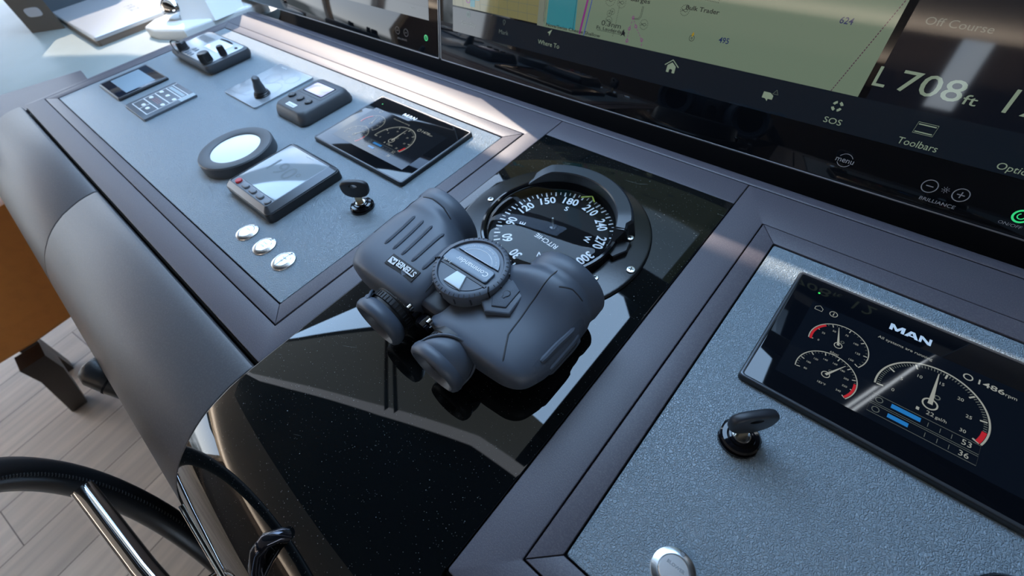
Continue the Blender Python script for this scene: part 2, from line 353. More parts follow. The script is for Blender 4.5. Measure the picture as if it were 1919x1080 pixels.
b = bmesh.new(); poly(b, [(-5.6, -3.6), (3.2, -3.6)] + [(x - RZ, y + RZ * SUNC) for x, y in ((4.36, 0.345), (-1.10, 0.345), (-1.48, 0.20), (-1.83, 0.005), (-4.44, -1.45))], RZ - 0.03, RZ); struct('trim_4', b, ceil_black)
b = bmesh.new(); poly(b, [(-0.72, 0.922), (3.0, 0.922), (3.0, 1.70), (-2.30, 1.70), (-2.30, 1.095), (-0.72, 1.095)], H, H + 0.05); struct('trim_5', b, ceil_black)  # unseen cover, shaped to keep bright sky out of the displays' reflections
streak_m = mat('reflected streak glow', (0.5, 0.5, 0.5), 0.5, emis=(0.85, 0.93, 1.0), estr=9.0)  # emissive bars added for the double streak reflected in the right display
for k, off in enumerate((0.0, 0.016)):
    b = bmesh.new(); poly(b, [(0.262 + off, 0.925), (0.269 + off, 0.925), (0.448 + off, 1.39), (0.441 + off, 1.39)], H - 0.010, H - 0.001); struct('trim_%d' % (6 + k), b, streak_m)
b = bmesh.new(); box(b, -4.2, 0.35, 1.7, 1.8, FL, 0.12); box(b, 0.35, 3.0, 1.7, 1.8, FL, H + 0.1); struct('wall_front', b, wall_m)  # full-height right part added to cut light on the right panel
b = bmesh.new(); box(b, -4.3, -4.2, -3.6, 1.8, FL, -0.45); box(b, -4.3, -4.2, -3.6, 1.8, 0.93, H + 0.1)
for y in (-3.6, -2.0, -0.55, 0.9): box(b, -4.3, -4.2, y, y + 0.09, -0.45, 0.93)
struct('wall_left', b, wall_m)
b = bmesh.new(); box(b, 3.0, 3.1, -3.6, 1.8, FL, 0.1); box(b, 3.0, 3.1, -3.6, 1.8, 0.8, H); box(b, 3.0, 3.1, -1.2, 1.8, 0.1, 0.8); struct('wall_right', b, wall_m)
b = bmesh.new(); box(b, -4.2, 0.02, -3.7, -3.6, FL, H + 0.1); box(b, 0.36, 3.0, -3.7, -3.6, FL, H + 0.1); box(b, 0.02, 0.12, -3.7, -3.6, FL, H + 0.1); box(b, 0.30, 0.36, -3.7, -3.6, FL, H + 0.1); box(b, 0.12, 0.30, -3.7, -3.6, FL, 0.55)
struct('wall_back', b, mat('dark brown aft bulkhead', (0.05, 0.038, 0.03), 0.6))

# added fill lamps by the left and back walls, aimed up; no fittings
for nm, loc, sx_, sy_, p in (('ceiling_fill', (-3.9, -2.2, 0.72), 0.12, 2.6, 42), ('ceiling_fill', (-1.6, -3.35, 0.72), 4.4, 0.12, 52)):
    al = bpy.data.lights.new(nm, 'AREA'); al.shape = 'RECTANGLE'; al.size = sx_; al.size_y = sy_; al.energy = p; al.color = (1.0, 0.88, 0.76)
    ao = bpy.data.objects.new(nm, al); COL.objects.link(ao); ao.location = (loc[0], loc[1], Z0 + loc[2]); ao.rotation_euler = (PI, 0, 0)

# ================================================================== THE HELM CONSOLE
con = thing('helm_console', 'dark leather wrapped helm console with padded front roll and grey instrument panels', 'console', (0, 0, FL))
def con_part(name, bm, m, label=None, smooth=30):
    bmesh.ops.translate(bm, vec=(0, 0, -FL), verts=bm.verts); return part(name, bm, m, con, label, smooth)
XL, XR = -1.348, 1.0
b = bmesh.new(); box(b, XL + 0.01, XR, -0.10, 0.50, FL, -0.03); box(b, XL + 0.004, XR, -0.026, 0.47, -0.02, -0.006)
con_part('console_body', b, gap_black, 'black console carcass seen only in the gaps')
GW = 0.0008
oL = (-1.3335, -0.392, 0.0107, 0.4235); iL = (-1.305, -0.4145, 0.0300, 0.4000)
oR = (-0.0556, 0.93, 0.0152, 0.4244); iR = (-0.0346, 0.905, 0.0363, 0.4003)
XB0, XB1 = -0.3640, -0.0930
for o_, x0, x1 in ((oL, XL, XB0 - 0.0008), (oR, XB1 + 0.0008, XR)):
    b = bmesh.new(); ring_slab(b, (x0, x1, -0.0235, 0.478), o_, -0.006, 0.0, 0.0010, 0.002, 0.001)
    con_part('leather_surround', b, dark_leather)
b = bmesh.new(); slab(b, XB0 + 0.0002, XB1 - 0.0002, 0.4385, 0.478, -0.006, 0.0, 0.001, 0.001); con_part('leather_bridge', b, dark_leather)
for o_, i_ in ((oL, iL), (oR, iR)):
    ox0, ox1, oy0, oy1 = (o_[0] + GW * 1.6, o_[1] - GW * 1.6, o_[2] + GW * 1.6, o_[3] - GW * 1.6); ix0, ix1, iy0, iy1 = (i_[0] - GW, i_[1] + GW, i_[2] - GW, i_[3] + GW)
    g = 0.0003
    b = bmesh.new()
    for P in ([(ox0 + g, oy0), (ox1 - g, oy0), (ix1 - g, iy0), (ix0 + g, iy0)], [(ox1, oy0 + g), (ox1, oy1 - g), (ix1, iy1 - g), (ix1, iy0 + g)],
              [(ox1 - g, oy1), (ox0 + g, oy1), (ix0 + g, iy1), (ix1 - g, iy1)], [(ox0, oy1 - g), (ox0, oy0 + g), (ix0, iy0 + g), (ix0, iy1 - g)]):
        bevpoly(b, P, -0.006, 0.0006, 0.0009)
    con_part('panel_frame', b, dark_leather)
    b = bmesh.new(); slab(b, i_[0] + GW, i_[1] - GW, i_[2] + GW, i_[3] - GW, -0.006, -0.0002, 0.002, 0.0009)
    con_part('instrument_panel', b, light_leather, 'pale grey grained leather panel')
def rollprof(inner=0.014):
    P = [(-0.0290, -0.0060), (-0.0300, -0.0008), (-0.0335, 0.0006), (-0.045, 0.0006), (-0.056, -0.0004), (-0.0665, -0.0026), (-0.0830, -0.0068), (-0.0980, -0.0132), (-0.1085, -0.0190), (-0.1190, -0.0262), (-0.1320, -0.0372), (-0.1400, -0.0452),
         (-0.1480, -0.0555), (-0.1560, -0.0680), (-0.1640, -0.0840), (-0.1700, -0.1000), (-0.1745, -0.1180), (-0.1770, -0.1380), (-0.1775, -0.1600), (-0.1740, -0.1800), (-0.1650, -0.1950)]
    return P + [(-0.120, -0.195), (-0.100, -0.15), (-0.085, -0.06), (-0.029, -0.030)]
for x0, x1 in ((XL, -0.8595), (-0.8570, XB0 - 0.0008), (XB1 + 0.0008, XR)):
    b = bmesh.new(); pr_ = rollprof()
    loops = []
    for x, d in ((x0, 0.0012), (x0 + 0.0006, 0.0004), (x0 + 0.0016, 0), (x1 - 0.0016, 0), (x1 - 0.0006, 0.0004), (x1, 0.0012)):
        c = Vector((-0.10, -0.11)); loops.append([(x, y + (c.x - y) * d / 0.08, z + (c.y - z) * d / 0.08) for y, z in pr_])
    loft(b, loops); con_part('padded_roll', b, roll_leather)
# rear cove rolling down behind the dash towards the screens
b = bmesh.new()
P = [(0.4795, -0.006), (0.4800, -0.0010), (0.4815, -0.0002), (0.487, -0.0008), (0.494, -0.003), (0.501, -0.0068), (0.508, -0.012), (0.515, -0.019), (0.521, -0.027), (0.525, -0.037), (0.525, -0.05), (0.4795, -0.05)]
prof_x(b, P, XL, XR); con_part('rear_cove', b, dark_leather)
b = bmesh.new(); prof_x(b, [(0.53, -0.06), (0.60, -0.06), (0.66, 0.10), (0.64, 0.10), (0.56, -0.03)], XL, XR); con_part('screen_well', b, gap_black)
# left end ledge
b = bmesh.new(); poly(b, [(-1.3665, -0.20), (-1.352, 0.098), (-1.4640, 0.108), (-1.50, 0.0), (-1.58, -0.25)], -0.0195, -0.012)
con_part('side_ledge', b, dark_leather)

# ------------------------------------------------------------------ black gloss centre panel
gp = thing('gloss_panel', 'dusty black gloss centre panel curving down over the front of the helm', 'panel', (-0.2285, 0.2, 0))
def gpp(name, bm, m, label=None):
    bmesh.ops.translate(bm, vec=(0.2285, -0.2, 0), verts=bm.verts); return part(name, bm, m, gp, label)
b = bmesh.new()
top = [(0.4372, -0.006), (0.4372, 0.0006), (0.4362, 0.0014)]
for k in range(1, 12): top.append((0.4362 + (-0.02 - 0.4362) * k / 12, 0.0014))
top += [(-0.020, 0.0013), (-0.0335, 0.0010), (-0.045, 0.0008), (-0.056, -0.0002), (-0.0665, -0.0024), (-0.0750, -0.0042), (-0.0830, -0.0066), (-0.0905, -0.0096), (-0.0980, -0.0130), (-0.1085, -0.0188), (-0.1190, -0.0260), (-0.1255, -0.0312), (-0.1320, -0.0370), (-0.1400, -0.0450),
        (-0.1480, -0.0553), (-0.1540, -0.0640), (-0.1600, -0.0750), (-0.1650, -0.0860)]
bot = [(-0.150, -0.090), (-0.120, -0.06), (-0.06, -0.02), (-0.02, -0.006)]
loops = []
for x, d in ((XB0 + 0.0002, 0.0010), (XB0 + 0.0006, 0.0003), (XB0 + 0.0014, 0), (XB1 - 0.0014, 0), (XB1 - 0.0006, 0.0003), (XB1 - 0.0002, 0.0010)):
    loops.append([(x, y, z - d) for y, z in top] + [(x, y, z) for y, z in bot])
loft(b, loops); gpp('gloss_top', b, gloss)
b = bmesh.new(); prof_x(b, [(-0.1655, -0.0870), (-0.1700, -0.0985), (-0.1745, -0.1120), (-0.166, -0.116), (-0.150, -0.09)], XB0, XB1); gpp('lower_lip', b, mid_plastic, 'taupe strip along the lower edge')
b = bmesh.new(); tube(b, [(XB0, -0.1672, -0.0872), (XB1, -0.1672, -0.0872)], 0.0016); gpp('chrome_strip', b, chrome)

# ------------------------------------------------------------------ compass
CX, CY = -0.2370, 0.2830
cp = thing('compass', 'black flush mounted magnetic compass with clear dome beside the binoculars', 'compass', (CX, CY, 0.0014))
b = bmesh.new(); lathe(b, [(0.1120, 0), (0.1120, 0.0020), (0.1105, 0.0036), (0.1085, 0.0042), (0.0770, 0.0046), (0.0720, 0.0052), (0.0720, 0.0)], n=72, cap0=False, cap1=False); part('flange', b, bump(mat('black compass flange', (0.010, 0.011, 0.012), 0.22), 'noise', 350, 0.10, 0.0003), cp)
b = bmesh.new(); lathe(b, [(0.0735, 0.004), (0.0735, 0.0140), (0.0722, 0.0160), (0.0700, 0.0165), (0.0682, 0.0150), (0.0682, 0.0010)], n=72, cap0=False, cap1=False); part('bezel', b, gloss_plastic, cp).scale = (1.065, 1.065, 1)
b = bmesh.new(); lathe(b, [(0.0681, 0.0150), (0.0675, 0.0030), (0.0668, 0.0005)], n=64, cap0=False, cap1=True); part('bowl', b, gap_black, cp).scale = (1.06, 1.06, 1)
b = bmesh.new(); lathe(b, [(0.0655, 0.0006), (0.0655, 0.0018), (0.060, 0.0022), (0.030, 0.0030), (0.0001, 0.0034)], 0.0045, 0.0010, n=64); card = part('compass_card', b, dial_black, cp); card.scale = (1.065, 1.065, 1)
MS = []
def card_z(r): return 0.0022 + (0.060 - min(r, 0.06)) / 0.060 * 0.0012 + 0.0004
for d in range(0, 360, 5):
    a = R(285 - d); big = d % 10 == 0; r0 = 0.0580 if big else 0.0605
    b = bmesh.new(); w = 0.0017 if big else 0.0010
    p0 = (0.0045 + r0 * math.cos(a), 0.001 + r0 * math.sin(a)); p1 = (0.0045 + 0.0648 * math.cos(a), 0.001 + 0.0648 * math.sin(a))
    ribbon(b, [p0, p1], w, 0.0026); MS.append(b)
for d in range(0, 360, 30):
    a = R(285 - d); s = {0: 'N'}.get(d, str(d))
    if d: MS.append(text_mesh(str(d), 0.0045 + 0.0505 * math.cos(a), 0.001 + 0.0505 * math.sin(a), 0.0034, w=0.0058 * len(str(d)), h=0.0108, rot=a - PI / 2, bold=0.022, center=True))
for d, s in ((0, 'N'), (90, 'E'), (180, 'S'), (270, 'W')):
    a = R(285 - d); MS.append(text_mesh(s, 0.0045 + 0.0370 * math.cos(a), 0.001 + 0.0370 * math.sin(a), 0.0040, h=0.0068, rot=a - PI / 2, bold=0.015, center=True))
MS.append(text_mesh('RITCHIE', 0.003 + 0.004, 0.002 - 0.018, 0.0044, w=0.030, rot=R(180 - 6), bold=0.01, center=True))
part('card_markings', merge(MS), white_paint, card, 'white degree numbers and ticks', 0)
b = bmesh.new(); lathe(b, [(0.0072, 0.003), (0.0072, 0.0045), (0.0045, 0.0060), (0.0038, 0.009), (0.0001, 0.0095)], 0.003, 0.002, 24); piv = part('pivot', b, gloss_plastic, cp)
b = bmesh.new(); tube(b, [(0.003, 0.002, 0.009), (0.0020, 0.0035, 0.0200)], 0.0010, 8); part('pointer', b, white_paint, piv, 'short white pin')
b = bmesh.new()
for k, (p, q) in enumerate((((-0.0065, 0.0625), (0.004, 0.0705)), ((0.004, 0.0705), (0.0115, 0.0635)))): tube(b, [(p[0] + 0.006, p[1] - 0.001, 0.0075), (q[0] + 0.006, q[1] - 0.001, 0.0080)], 0.0009, 8)
part('lubber_mark', b, yellow, cp, 'yellow green chevron')
b = bmesh.new(); pr_ = []
for k in range(0, 15):
    a = R(90 * k / 14); pr_.append((0.0678 * math.cos(a), 0.0135 + 0.0075 * math.sin(a)))
lathe(b, pr_, n=64, cap0=False, cap1=True); part('glass_dome', b, dome_m, cp, 'clear glossy dome', 180).scale = (1.06, 1.06, 1)
# night shade: a flat topped crescent standing on the bezel round the back
b = bmesh.new(); loops = []
for k in range(0, 41):
    a = 18 + (148 - 18) * k / 40; c, s = math.cos(R(a)), math.sin(R(a))
    e_ = min(k, 40 - k) / 40; drop_ = 0.0
    ri, ro = 0.0690, 0.0690 + (0.0172 if e_ > 0.06 else 0.0125); zt = 0.0285 - 0.003 * (1 - min(1, e_ / 0.12))
    if a > 125: zt -= (a - 125) / 23 * 0.010; ro -= (a - 125) / 23 * 0.007
    loops.append([(ri * c, ri * s, 0.0045), (ri * c, ri * s, zt - 0.0015), ((ri + 0.001) * c, (ri + 0.001) * s, zt), ((ro - 0.003) * c, (ro - 0.003) * s, zt), ((ro - 0.0008) * c, (ro - 0.0008) * s, zt - 0.0016), (ro * c, ro * s, zt - 0.004), ((ro + 0.003) * c, (ro + 0.003) * s, 0.0045)])
loft(b, loops); hood = part('night_shade', b, bump(mat('worn black shade', (0.020, 0.024, 0.030), 0.30), 'noise', 200, 0.05, 0.0003), cp); hood.scale = (1.05, 1.05, 1)
b = bmesh.new()
for sg, a0 in ((1, 8),):
    c, s = math.cos(R(a0)), math.sin(R(a0)); T = Vector((-s, c, 0)); N = Vector((c, s, 0))
    pts = [N * 0.070 + T * 0.013, N * 0.090 + T * 0.014, N * 0.0915 + T * 0.002, N * 0.082 - T * 0.012, N * 0.071 - T * 0.006]
    loft(b, [[(p.x, p.y, 0.0045) for p in pts], [(p.x, p.y, 0.010) for p in pts], [(p.x * 0.985, p.y * 0.985, 0.011) for p in pts]])
    tri = [N * 0.0705 + T * 0.014, N * 0.0835 + T * 0.017, N * 0.073 - T * 0.002]
    loft(b, [[(p.x, p.y, 0.009) for p in tri], [(tri[0].x, tri[0].y, 0.027), (tri[1].x, tri[1].y, 0.026), (tri[2].x, tri[2].y, 0.013)]])
part('shade_hinge', b, black_plastic, cp)
screw_m = mat('stainless screw', (0.62, 0.60, 0.56), 0.25, metal=1.0)
for k, (x, y, z) in enumerate(((-0.3296, 0.2842, 0.0046), (-0.3073, 0.2527, 0.0046), (-0.1538, 0.3149, 0.0112), (-0.1325, 0.2824, 0.0044), (-0.1560, 0.2526, 0.0046), (-0.1612, 0.3270, 0.0116))):
    dx, dy = x - CX, y - CY; rs = 0.0040 if k != 3 else 0.0048
    b = bmesh.new(); lathe(b, [(rs, z - 0.001), (rs, z + 0.0006), (rs * 0.85, z + 0.0012), (rs * 0.55, z + 0.0014)], dx, dy, 20); sc_ = part('screw', b, screw_m, cp)
    b = bmesh.new(); a = 0.4 + k
    for q in (a, a + PI / 2): ribbon(b, [(dx - rs * 0.5 * math.cos(q), dy - rs * 0.5 * math.sin(q)), (dx + rs * 0.5 * math.cos(q), dy + rs * 0.5 * math.sin(q))], 0.0009, z + 0.00155)
    part('screw_slot', b, gap_black, sc_, None, 0)

# ================================================================== BINOCULARS
BX, BY = -0.2315, 0.145
bn = thing('binoculars', 'dark blue rubber armoured marine binoculars resting on the black gloss panel', 'binoculars', (BX, BY, 0.0034), (R(1.6), 0, 0))
def sup(cx, cz, a, c, n, y, N=48):
    P = []
    for k in range(N):
        t = 2 * PI * k / N; ct, st = math.cos(t), math.sin(t)
        P.append((cx + a * math.copysign(abs(ct) ** (2 / n), ct), y, cz + c * math.copysign(abs(st) ** (2 / n), st)))
    return P
def half(sg, r_end):
    # sections (x centre, z centre, half width, half height, squareness, y) of one side, x measured from the hinge
    if sg < 0:
        S = [(0.0570, 0.0440, 0.030, 0.014, 2.6, -0.0500), (0.0570, 0.0435, 0.0430, 0.0215, 2.9, -0.0478), (0.0575, 0.0430, 0.0490, 0.0250, 3.2, -0.0420), (0.0588, 0.0425, 0.0520, 0.0275, 3.6, -0.0320),
             (0.0598, 0.0415, 0.0532, 0.0295, 3.8, -0.0180), (0.0605, 0.0402, 0.0538, 0.0315, 3.6, 0.0000), (0.0630, 0.0388, 0.0520, 0.0340, 3.2, 0.0150)]
    else:
        S = [(0.0520, 0.0425, 0.030, 0.010, 2.3, -0.0500), (0.0545, 0.0425, 0.0440, 0.0160, 2.5, -0.0478), (0.0570, 0.0420, 0.0520, 0.0190, 2.5, -0.0420), (0.0590, 0.0412, 0.0555, 0.0208, 2.4, -0.0320),
             (0.0605, 0.0402, 0.0568, 0.0226, 2.35, -0.0180), (0.0610, 0.0394, 0.0568, 0.0250, 2.35, 0.0000), (0.0632, 0.0386, 0.0545, 0.0295, 2.4, 0.0150)]
    S += [(0.0670, 0.0382, 0.0488, 0.0362, 2.4, 0.0280), (0.0725, 0.0388, 0.0430, 0.0372, 2.3, 0.0370),
         (0.0765, 0.0392, 0.0392, 0.0372, 2.1, 0.0440), (0.0775, 0.0392, 0.0386, 0.0378, 2.0, 0.0490), (0.0778, 0.0395, 0.0392, 0.0388, 2.0, 0.0520), (0.0780, 0.0395, 0.0388, 0.0386, 2.0, 0.0620), (0.0780, 0.0395, 0.0375, 0.0372, 2.0, 0.0640), (0.0780, 0.0395, 0.0330, 0.0328, 2.0, 0.0642), (0.0780, 0.0395, 0.0320, 0.0318, 2.0, 0.0560)]
    k = r_end / 0.0388; L = []; S = [tuple(v * (k if (j in (2, 3) and i > 8) else 1) for j, v in enumerate(row)) for i, row in enumerate(S)]; F = []
    for i in range(len(S) - 1):                     # smooth the run of sections
        F.append(S[i])
        if 1 <= i <= 9:
            p0, p1, p2, p3 = S[i - 1], S[i], S[i + 1], S[min(i + 2, len(S) - 1)]
            for q in (0.25, 0.5, 0.75):
                F.append(tuple(0.5 * (2 * b1 + (c2 - a0) * q + (2 * a0 - 5 * b1 + 4 * c2 - d3) * q * q + (3 * b1 - a0 - 3 * c2 + d3) * q ** 3) for a0, b1, c2, d3 in zip(p0, p1, p2, p3)))
    F.append(S[-1])
    for i, (cx, cz, a, c, n, y) in enumerate(F):
        L.append(sup(sg * cx, cz, a, c, n, y))
    return L
bodies = []
for sg, name, r_end in ((-1, 'left', 0.0385), (1, 'right', 0.0372)):
    b = bmesh.new(); loft(b, half(sg, r_end)); bvh = BVHTree.FromBMesh(b)
    body = part('barrel', b, rubber, bn, None, 50); bodies.append((sg, body, bvh))
    b = bmesh.new(); lathe(b, [(0.0315, 0), (0.024, 0.0016), (0.012, 0.0028), (0.0001, 0.0032)], n=36)
    bmesh.ops.rotate(b, cent=(0, 0, 0), matrix=Matrix.Rotation(-PI / 2, 3, 'X'), verts=b.verts); bmesh.ops.translate(b, vec=(sg * 0.078, 0.0545, 0.0395), verts=b.verts); part('objective_lens', b, lens_glass, body)
# stippled side grips, ribs
def surf_strip(bm, bvh, pts, w, hgt, nseg=14):
    """a raised bead following the armour surface"""
    P = []
    for i in range(len(pts) - 1):
        for k in range(nseg):
            t = k / nseg; P.append((pts[i][0] + (pts[i + 1][0] - pts[i][0]) * t, pts[i][1] + (pts[i + 1][1] - pts[i][1]) * t))
    P.append(pts[-1]); Q = [drop(bvh, x, y, -w * 0.5 + hgt) for x, y in P]
    rs = [w * 0.5] * len(Q); rs[0] = w * 0.3; rs[-1] = w * 0.15
    tube(bm, Q, rs, 8)
def side_drop(bvh, y, z, sg, lift=0.0):
    h_ = bvh.ray_cast(Vector((sg * 0.3, y, z)), Vector((-sg, 0, 0))); return ((h_[0].x if h_[0] else sg * 0.1) + sg * lift, y, z)
for sg, body, bvh in bodies:
    if sg < 0: xs = [-0.0775, -0.0650, -0.0525, -0.0385, -0.0245]
    else: xs = [0.0]
    if sg < 0:
        for x in xs:
            b = bmesh.new(); surf_strip(b, bvh, [(x, -0.0170), (x - 0.001 if x < -0.05 else x, 0.0250)], 0.0052, 0.0016); part('rib', b, rubber_grip, body)
        b = bmesh.new(); surf_strip(b, bvh, [(-0.103, -0.012), (-0.104, 0.010), (-0.106, 0.026), (-0.0985, 0.040), (-0.0985, 0.050)], 0.0016, 0.0005); part('seam_bead', b, rubber_dark, body)
        b = bmesh.new(); surf_strip(b, bvh, [(-0.092, 0.0475), (-0.078, 0.0490), (-0.062, 0.0480), (-0.050, 0.0440)], 0.0018, 0.0006); part('seam_bead', b, rubber_dark, body)
        b = bmesh.new(); surf_strip(b, bvh, [(-0.0130, 0.024), (-0.0120, 0.0), (-0.0100, -0.030)], 0.0014, 0.0005); part('seam_bead', b, rubber_dark, body)
    else:
        for (z, y0, y1) in ((0.052, -0.020, 0.020), (0.043, -0.018, 0.022), (0.034, -0.018, 0.024)):
            b = bmesh.new(); Q = []
            for k in range(15):
                y = y0 + (y1 - y0) * k / 14; Q.append(side_drop(bvh, y, z, sg, -0.0004))
            tube(b, Q, [0.0017] + [0.0026] * 13 + [0.0010], 8); part('rib', b, rubber_grip, body)
        b = bmesh.new(); surf_strip(b, bvh, [(0.0785, 0.046), (0.0770, 0.010), (0.0790, -0.020), (0.0900, -0.040)], 0.0016, 0.0006); part('seam_bead', b, rubber_dark, body)
        b = bmesh.new(); surf_strip(b, bvh, [(0.0890, 0.034), (0.0980, 0.0400), (0.1080, 0.0400)], 0.0016, 0.0006)
        part('seam_bead', b, rubber_dark, body)
        # raised stippled pad on the outer side
        b = bmesh.new(); grid = []
        for i in range(13):
            y = -0.036 + 0.072 * i / 12; row = []
            for j in range(11):
                z = 0.026 + 0.030 * j / 10; p = side_drop(bvh, y, z, sg, 0.0)
                edge = min(i, 12 - i, 2) / 2 * min(j, 10 - j, 1.5) / 1.5; row.append(b.verts.new((p[0] + 0.0009 * min(1, edge) - 0.0003, p[1], p[2])))
            grid.append(row)
        for i in range(12):
            for j in range(10): b.faces.new((grid[i][j], grid[i + 1][j], grid[i + 1][j + 1], grid[i][j + 1]))
        part('side_grip', b, rubber_grip, body, None, 60)
# maker's label on the left barrel
bvL = bodies[0][2]
lx0, lx1, ly0, ly1 = -0.0590, -0.0225, -0.0325, -0.0205
zt = drop(bvL, -0.041, -0.0265)[2]
b = bmesh.new(); vs = []
for x, y in ((lx0, ly0), (lx1, ly0), (lx1, ly1), (lx0, ly1)): vs.append((x, y))
loft(b, [[drop(bvL, x, y, -0.001) for x, y in vs], [drop(bvL, x, y, 0.0011) for x, y in vs]]); lab = part('name_plate', b, label_black, bodies[0][1], 'black name plate')
def conform(bm, bvh, lift):
    for v in bm.verts: v.co.z = drop(bvh, v.co.x, v.co.y, lift)[2]
    return bm
tm = text_mesh('STEINER', -0.0240, -0.0233, 0, w=0.0240, h=0.0060, rot=PI, bold=0.03)
bb = bmesh.new(); face(bb, [(-0.0572, -0.0300), (-0.0488, -0.0300), (-0.0488, -0.0233), (-0.0572, -0.0233)], 0)
cc = bmesh.new(); face(cc, [(-0.0560, -0.0245), (-0.0540, -0.0245), (-0.0522, -0.0270), (-0.0505, -0.0250), (-0.0497, -0.0262), (-0.0520, -0.0292)], 0)
part('name_lettering', conform(tm, bvL, 0.0016), white_paint, lab, 'white block lettering', 0)
part('name_emblem', merge([conform(bb, bvL, 0.0014)]), white_paint, lab, 'white mountain emblem', 0)
part('emblem_peak', conform(cc, bvL, 0.0017), label_black, lab, None, 0)
# hinge bridge between the barrels
b = bmesh.new(); slab(b, -0.020, 0.020, -0.040, 0.045, 0.016, 0.056, 0.010, 0.006); part('hinge_bridge', b, rubber_dark, bn)
b = bmesh.new(); tube(b, [(0.0, -0.052, 0.036), (0.0, 0.050, 0.036)], 0.010, 20)
for x in (-0.013, 0.013): tube(b, [(x, -0.050, 0.044), (x, -0.038, 0.044)], 0.0045, 14)
part('hinge_pin', b, gloss_plastic, bn)
# compass cap on the hinge
dx, dy = 0.0145, 0.0075
b = bmesh.new(); lathe(b, [(0.0300, 0.045), (0.0312, 0.050), (0.0325, 0.0560), (0.0330, 0.0605), (0.0342, 0.0612), (0.0345, 0.0620), (0.0345, 0.0705), (0.0338, 0.0722), (0.0322, 0.0732), (0.0296, 0.0734), (0.0288, 0.0722), (0.0286, 0.0716)], dx, dy, 72, True, True)
capo = part('compass_cap', b, rubber, bn); capo.location.z = 0.003
b = bmesh.new()
for k in range(0, 360, 8):
    if 150 < k < 205 or 330 < k < 350: continue
    a = R(k); p = (dx + 0.0312 * math.cos(a), dy + 0.0312 * math.sin(a)); q = (dx + 0.0333 * math.cos(a), dy + 0.0333 * math.sin(a)); tube(b, [(*p, 0.0732), (*q, 0.0726)], 0.0005, 6)
    if k % 24 == 0:
        u, v = dx + 0.03445 * math.cos(a), dy + 0.03445 * math.sin(a); tube(b, [(u, v, 0.0635), (u, v, 0.0700)], 0.0009, 6)
part('cap_knurling', b, rubber_dark, capo, None, 0)
b = bmesh.new(); slab(b, dx - 0.0282, dx + 0.0242, dy - 0.0075, dy + 0.0065, 0.0700, 0.0738, 0.003, 0.0008); pl = part('name_band', b, plate_grey, capo, 'blue grey name band')
part('band_lettering', merge([text_mesh('Commander', dx + 0.0205, dy + 0.0022, 0.0740, w=0.0370, h=0.0052, rot=PI, bold=0.012), text_mesh('7 x 50', dx - 0.0165, dy - 0.0060, 0.0740, w=0.0085, rot=PI)]), white_paint, pl, 'white band lettering', 0)
b = bmesh.new(); pts = [(dx + 0.0255 * math.cos(R(a)), dy + 0.0255 * math.sin(R(a))) for a in range(22, 159, 8)]; poly(b, pts, 0.0700, 0.0732); hm = part('half_moon_plate', b, plate_grey, capo)
MS = []
s = 'Steiner Germany Navigation'
for i, ch in enumerate(s):
    if ch == ' ': continue
    a = R(34 + i * 112 / (len(s) - 1)); MS.append(text_mesh(ch, dx + 0.0222 * math.cos(a), dy + 0.0222 * math.sin(a), 0.0735, h=0.0017, rot=a + PI / 2, center=True))
b = bmesh.new(); ribbon(b, [(dx + 0.0190 * math.cos(R(a)), dy + 0.0190 * math.sin(R(a))) for a in range(30, 151, 8)], 0.0004, 0.0734, True); MS.append(b)
part('moon_lettering', merge(MS), white_paint, hm, 'small pale lettering', 0)
b = bmesh.new(); pts = [(dx + 0.0262 * math.cos(R(a)), dy + 0.0262 * math.sin(R(a))) for a in range(202, 339, 8)]; poly(b, pts, 0.0700, 0.0722); part('lower_plate', b, rubber, capo)
b = bmesh.new(); bevpoly(b, [(dx - 0.0085, dy - 0.0245), (dx + 0.0105, dy - 0.0245), (dx + 0.0055, dy - 0.0108), (dx - 0.0055, dy - 0.0108)], 0.0700, 0.0738, 0.0006); part('light_window', b, plate_pale, capo, 'pale translucent window')
b = bmesh.new(); poly(b, [(dx - 0.0265, dy - 0.0105), (dx + 0.0265, dy - 0.0105), (dx + 0.0262, dy - 0.0082), (dx - 0.0262, dy - 0.0082)], 0.0700, 0.0728); part('band_groove', b, rubber_dark, capo)
b = bmesh.new(); tube(b, [(dx - 0.0325, dy - 0.0115, 0.0655), (dx - 0.0325, dy - 0.0115, 0.0738), (dx - 0.0290, dy - 0.0085, 0.0738)], 0.0007, 6); part('cap_seam', b, gap_black, capo); b = bmesh.new(); tube(b, [(dx + 0.0325, dy - 0.0125, 0.0630), (dx + 0.0325, dy - 0.0125, 0.0738), (dx + 0.0290, dy - 0.0085, 0.0738)], 0.0007, 6); part('cap_seam', b, gap_black, capo)
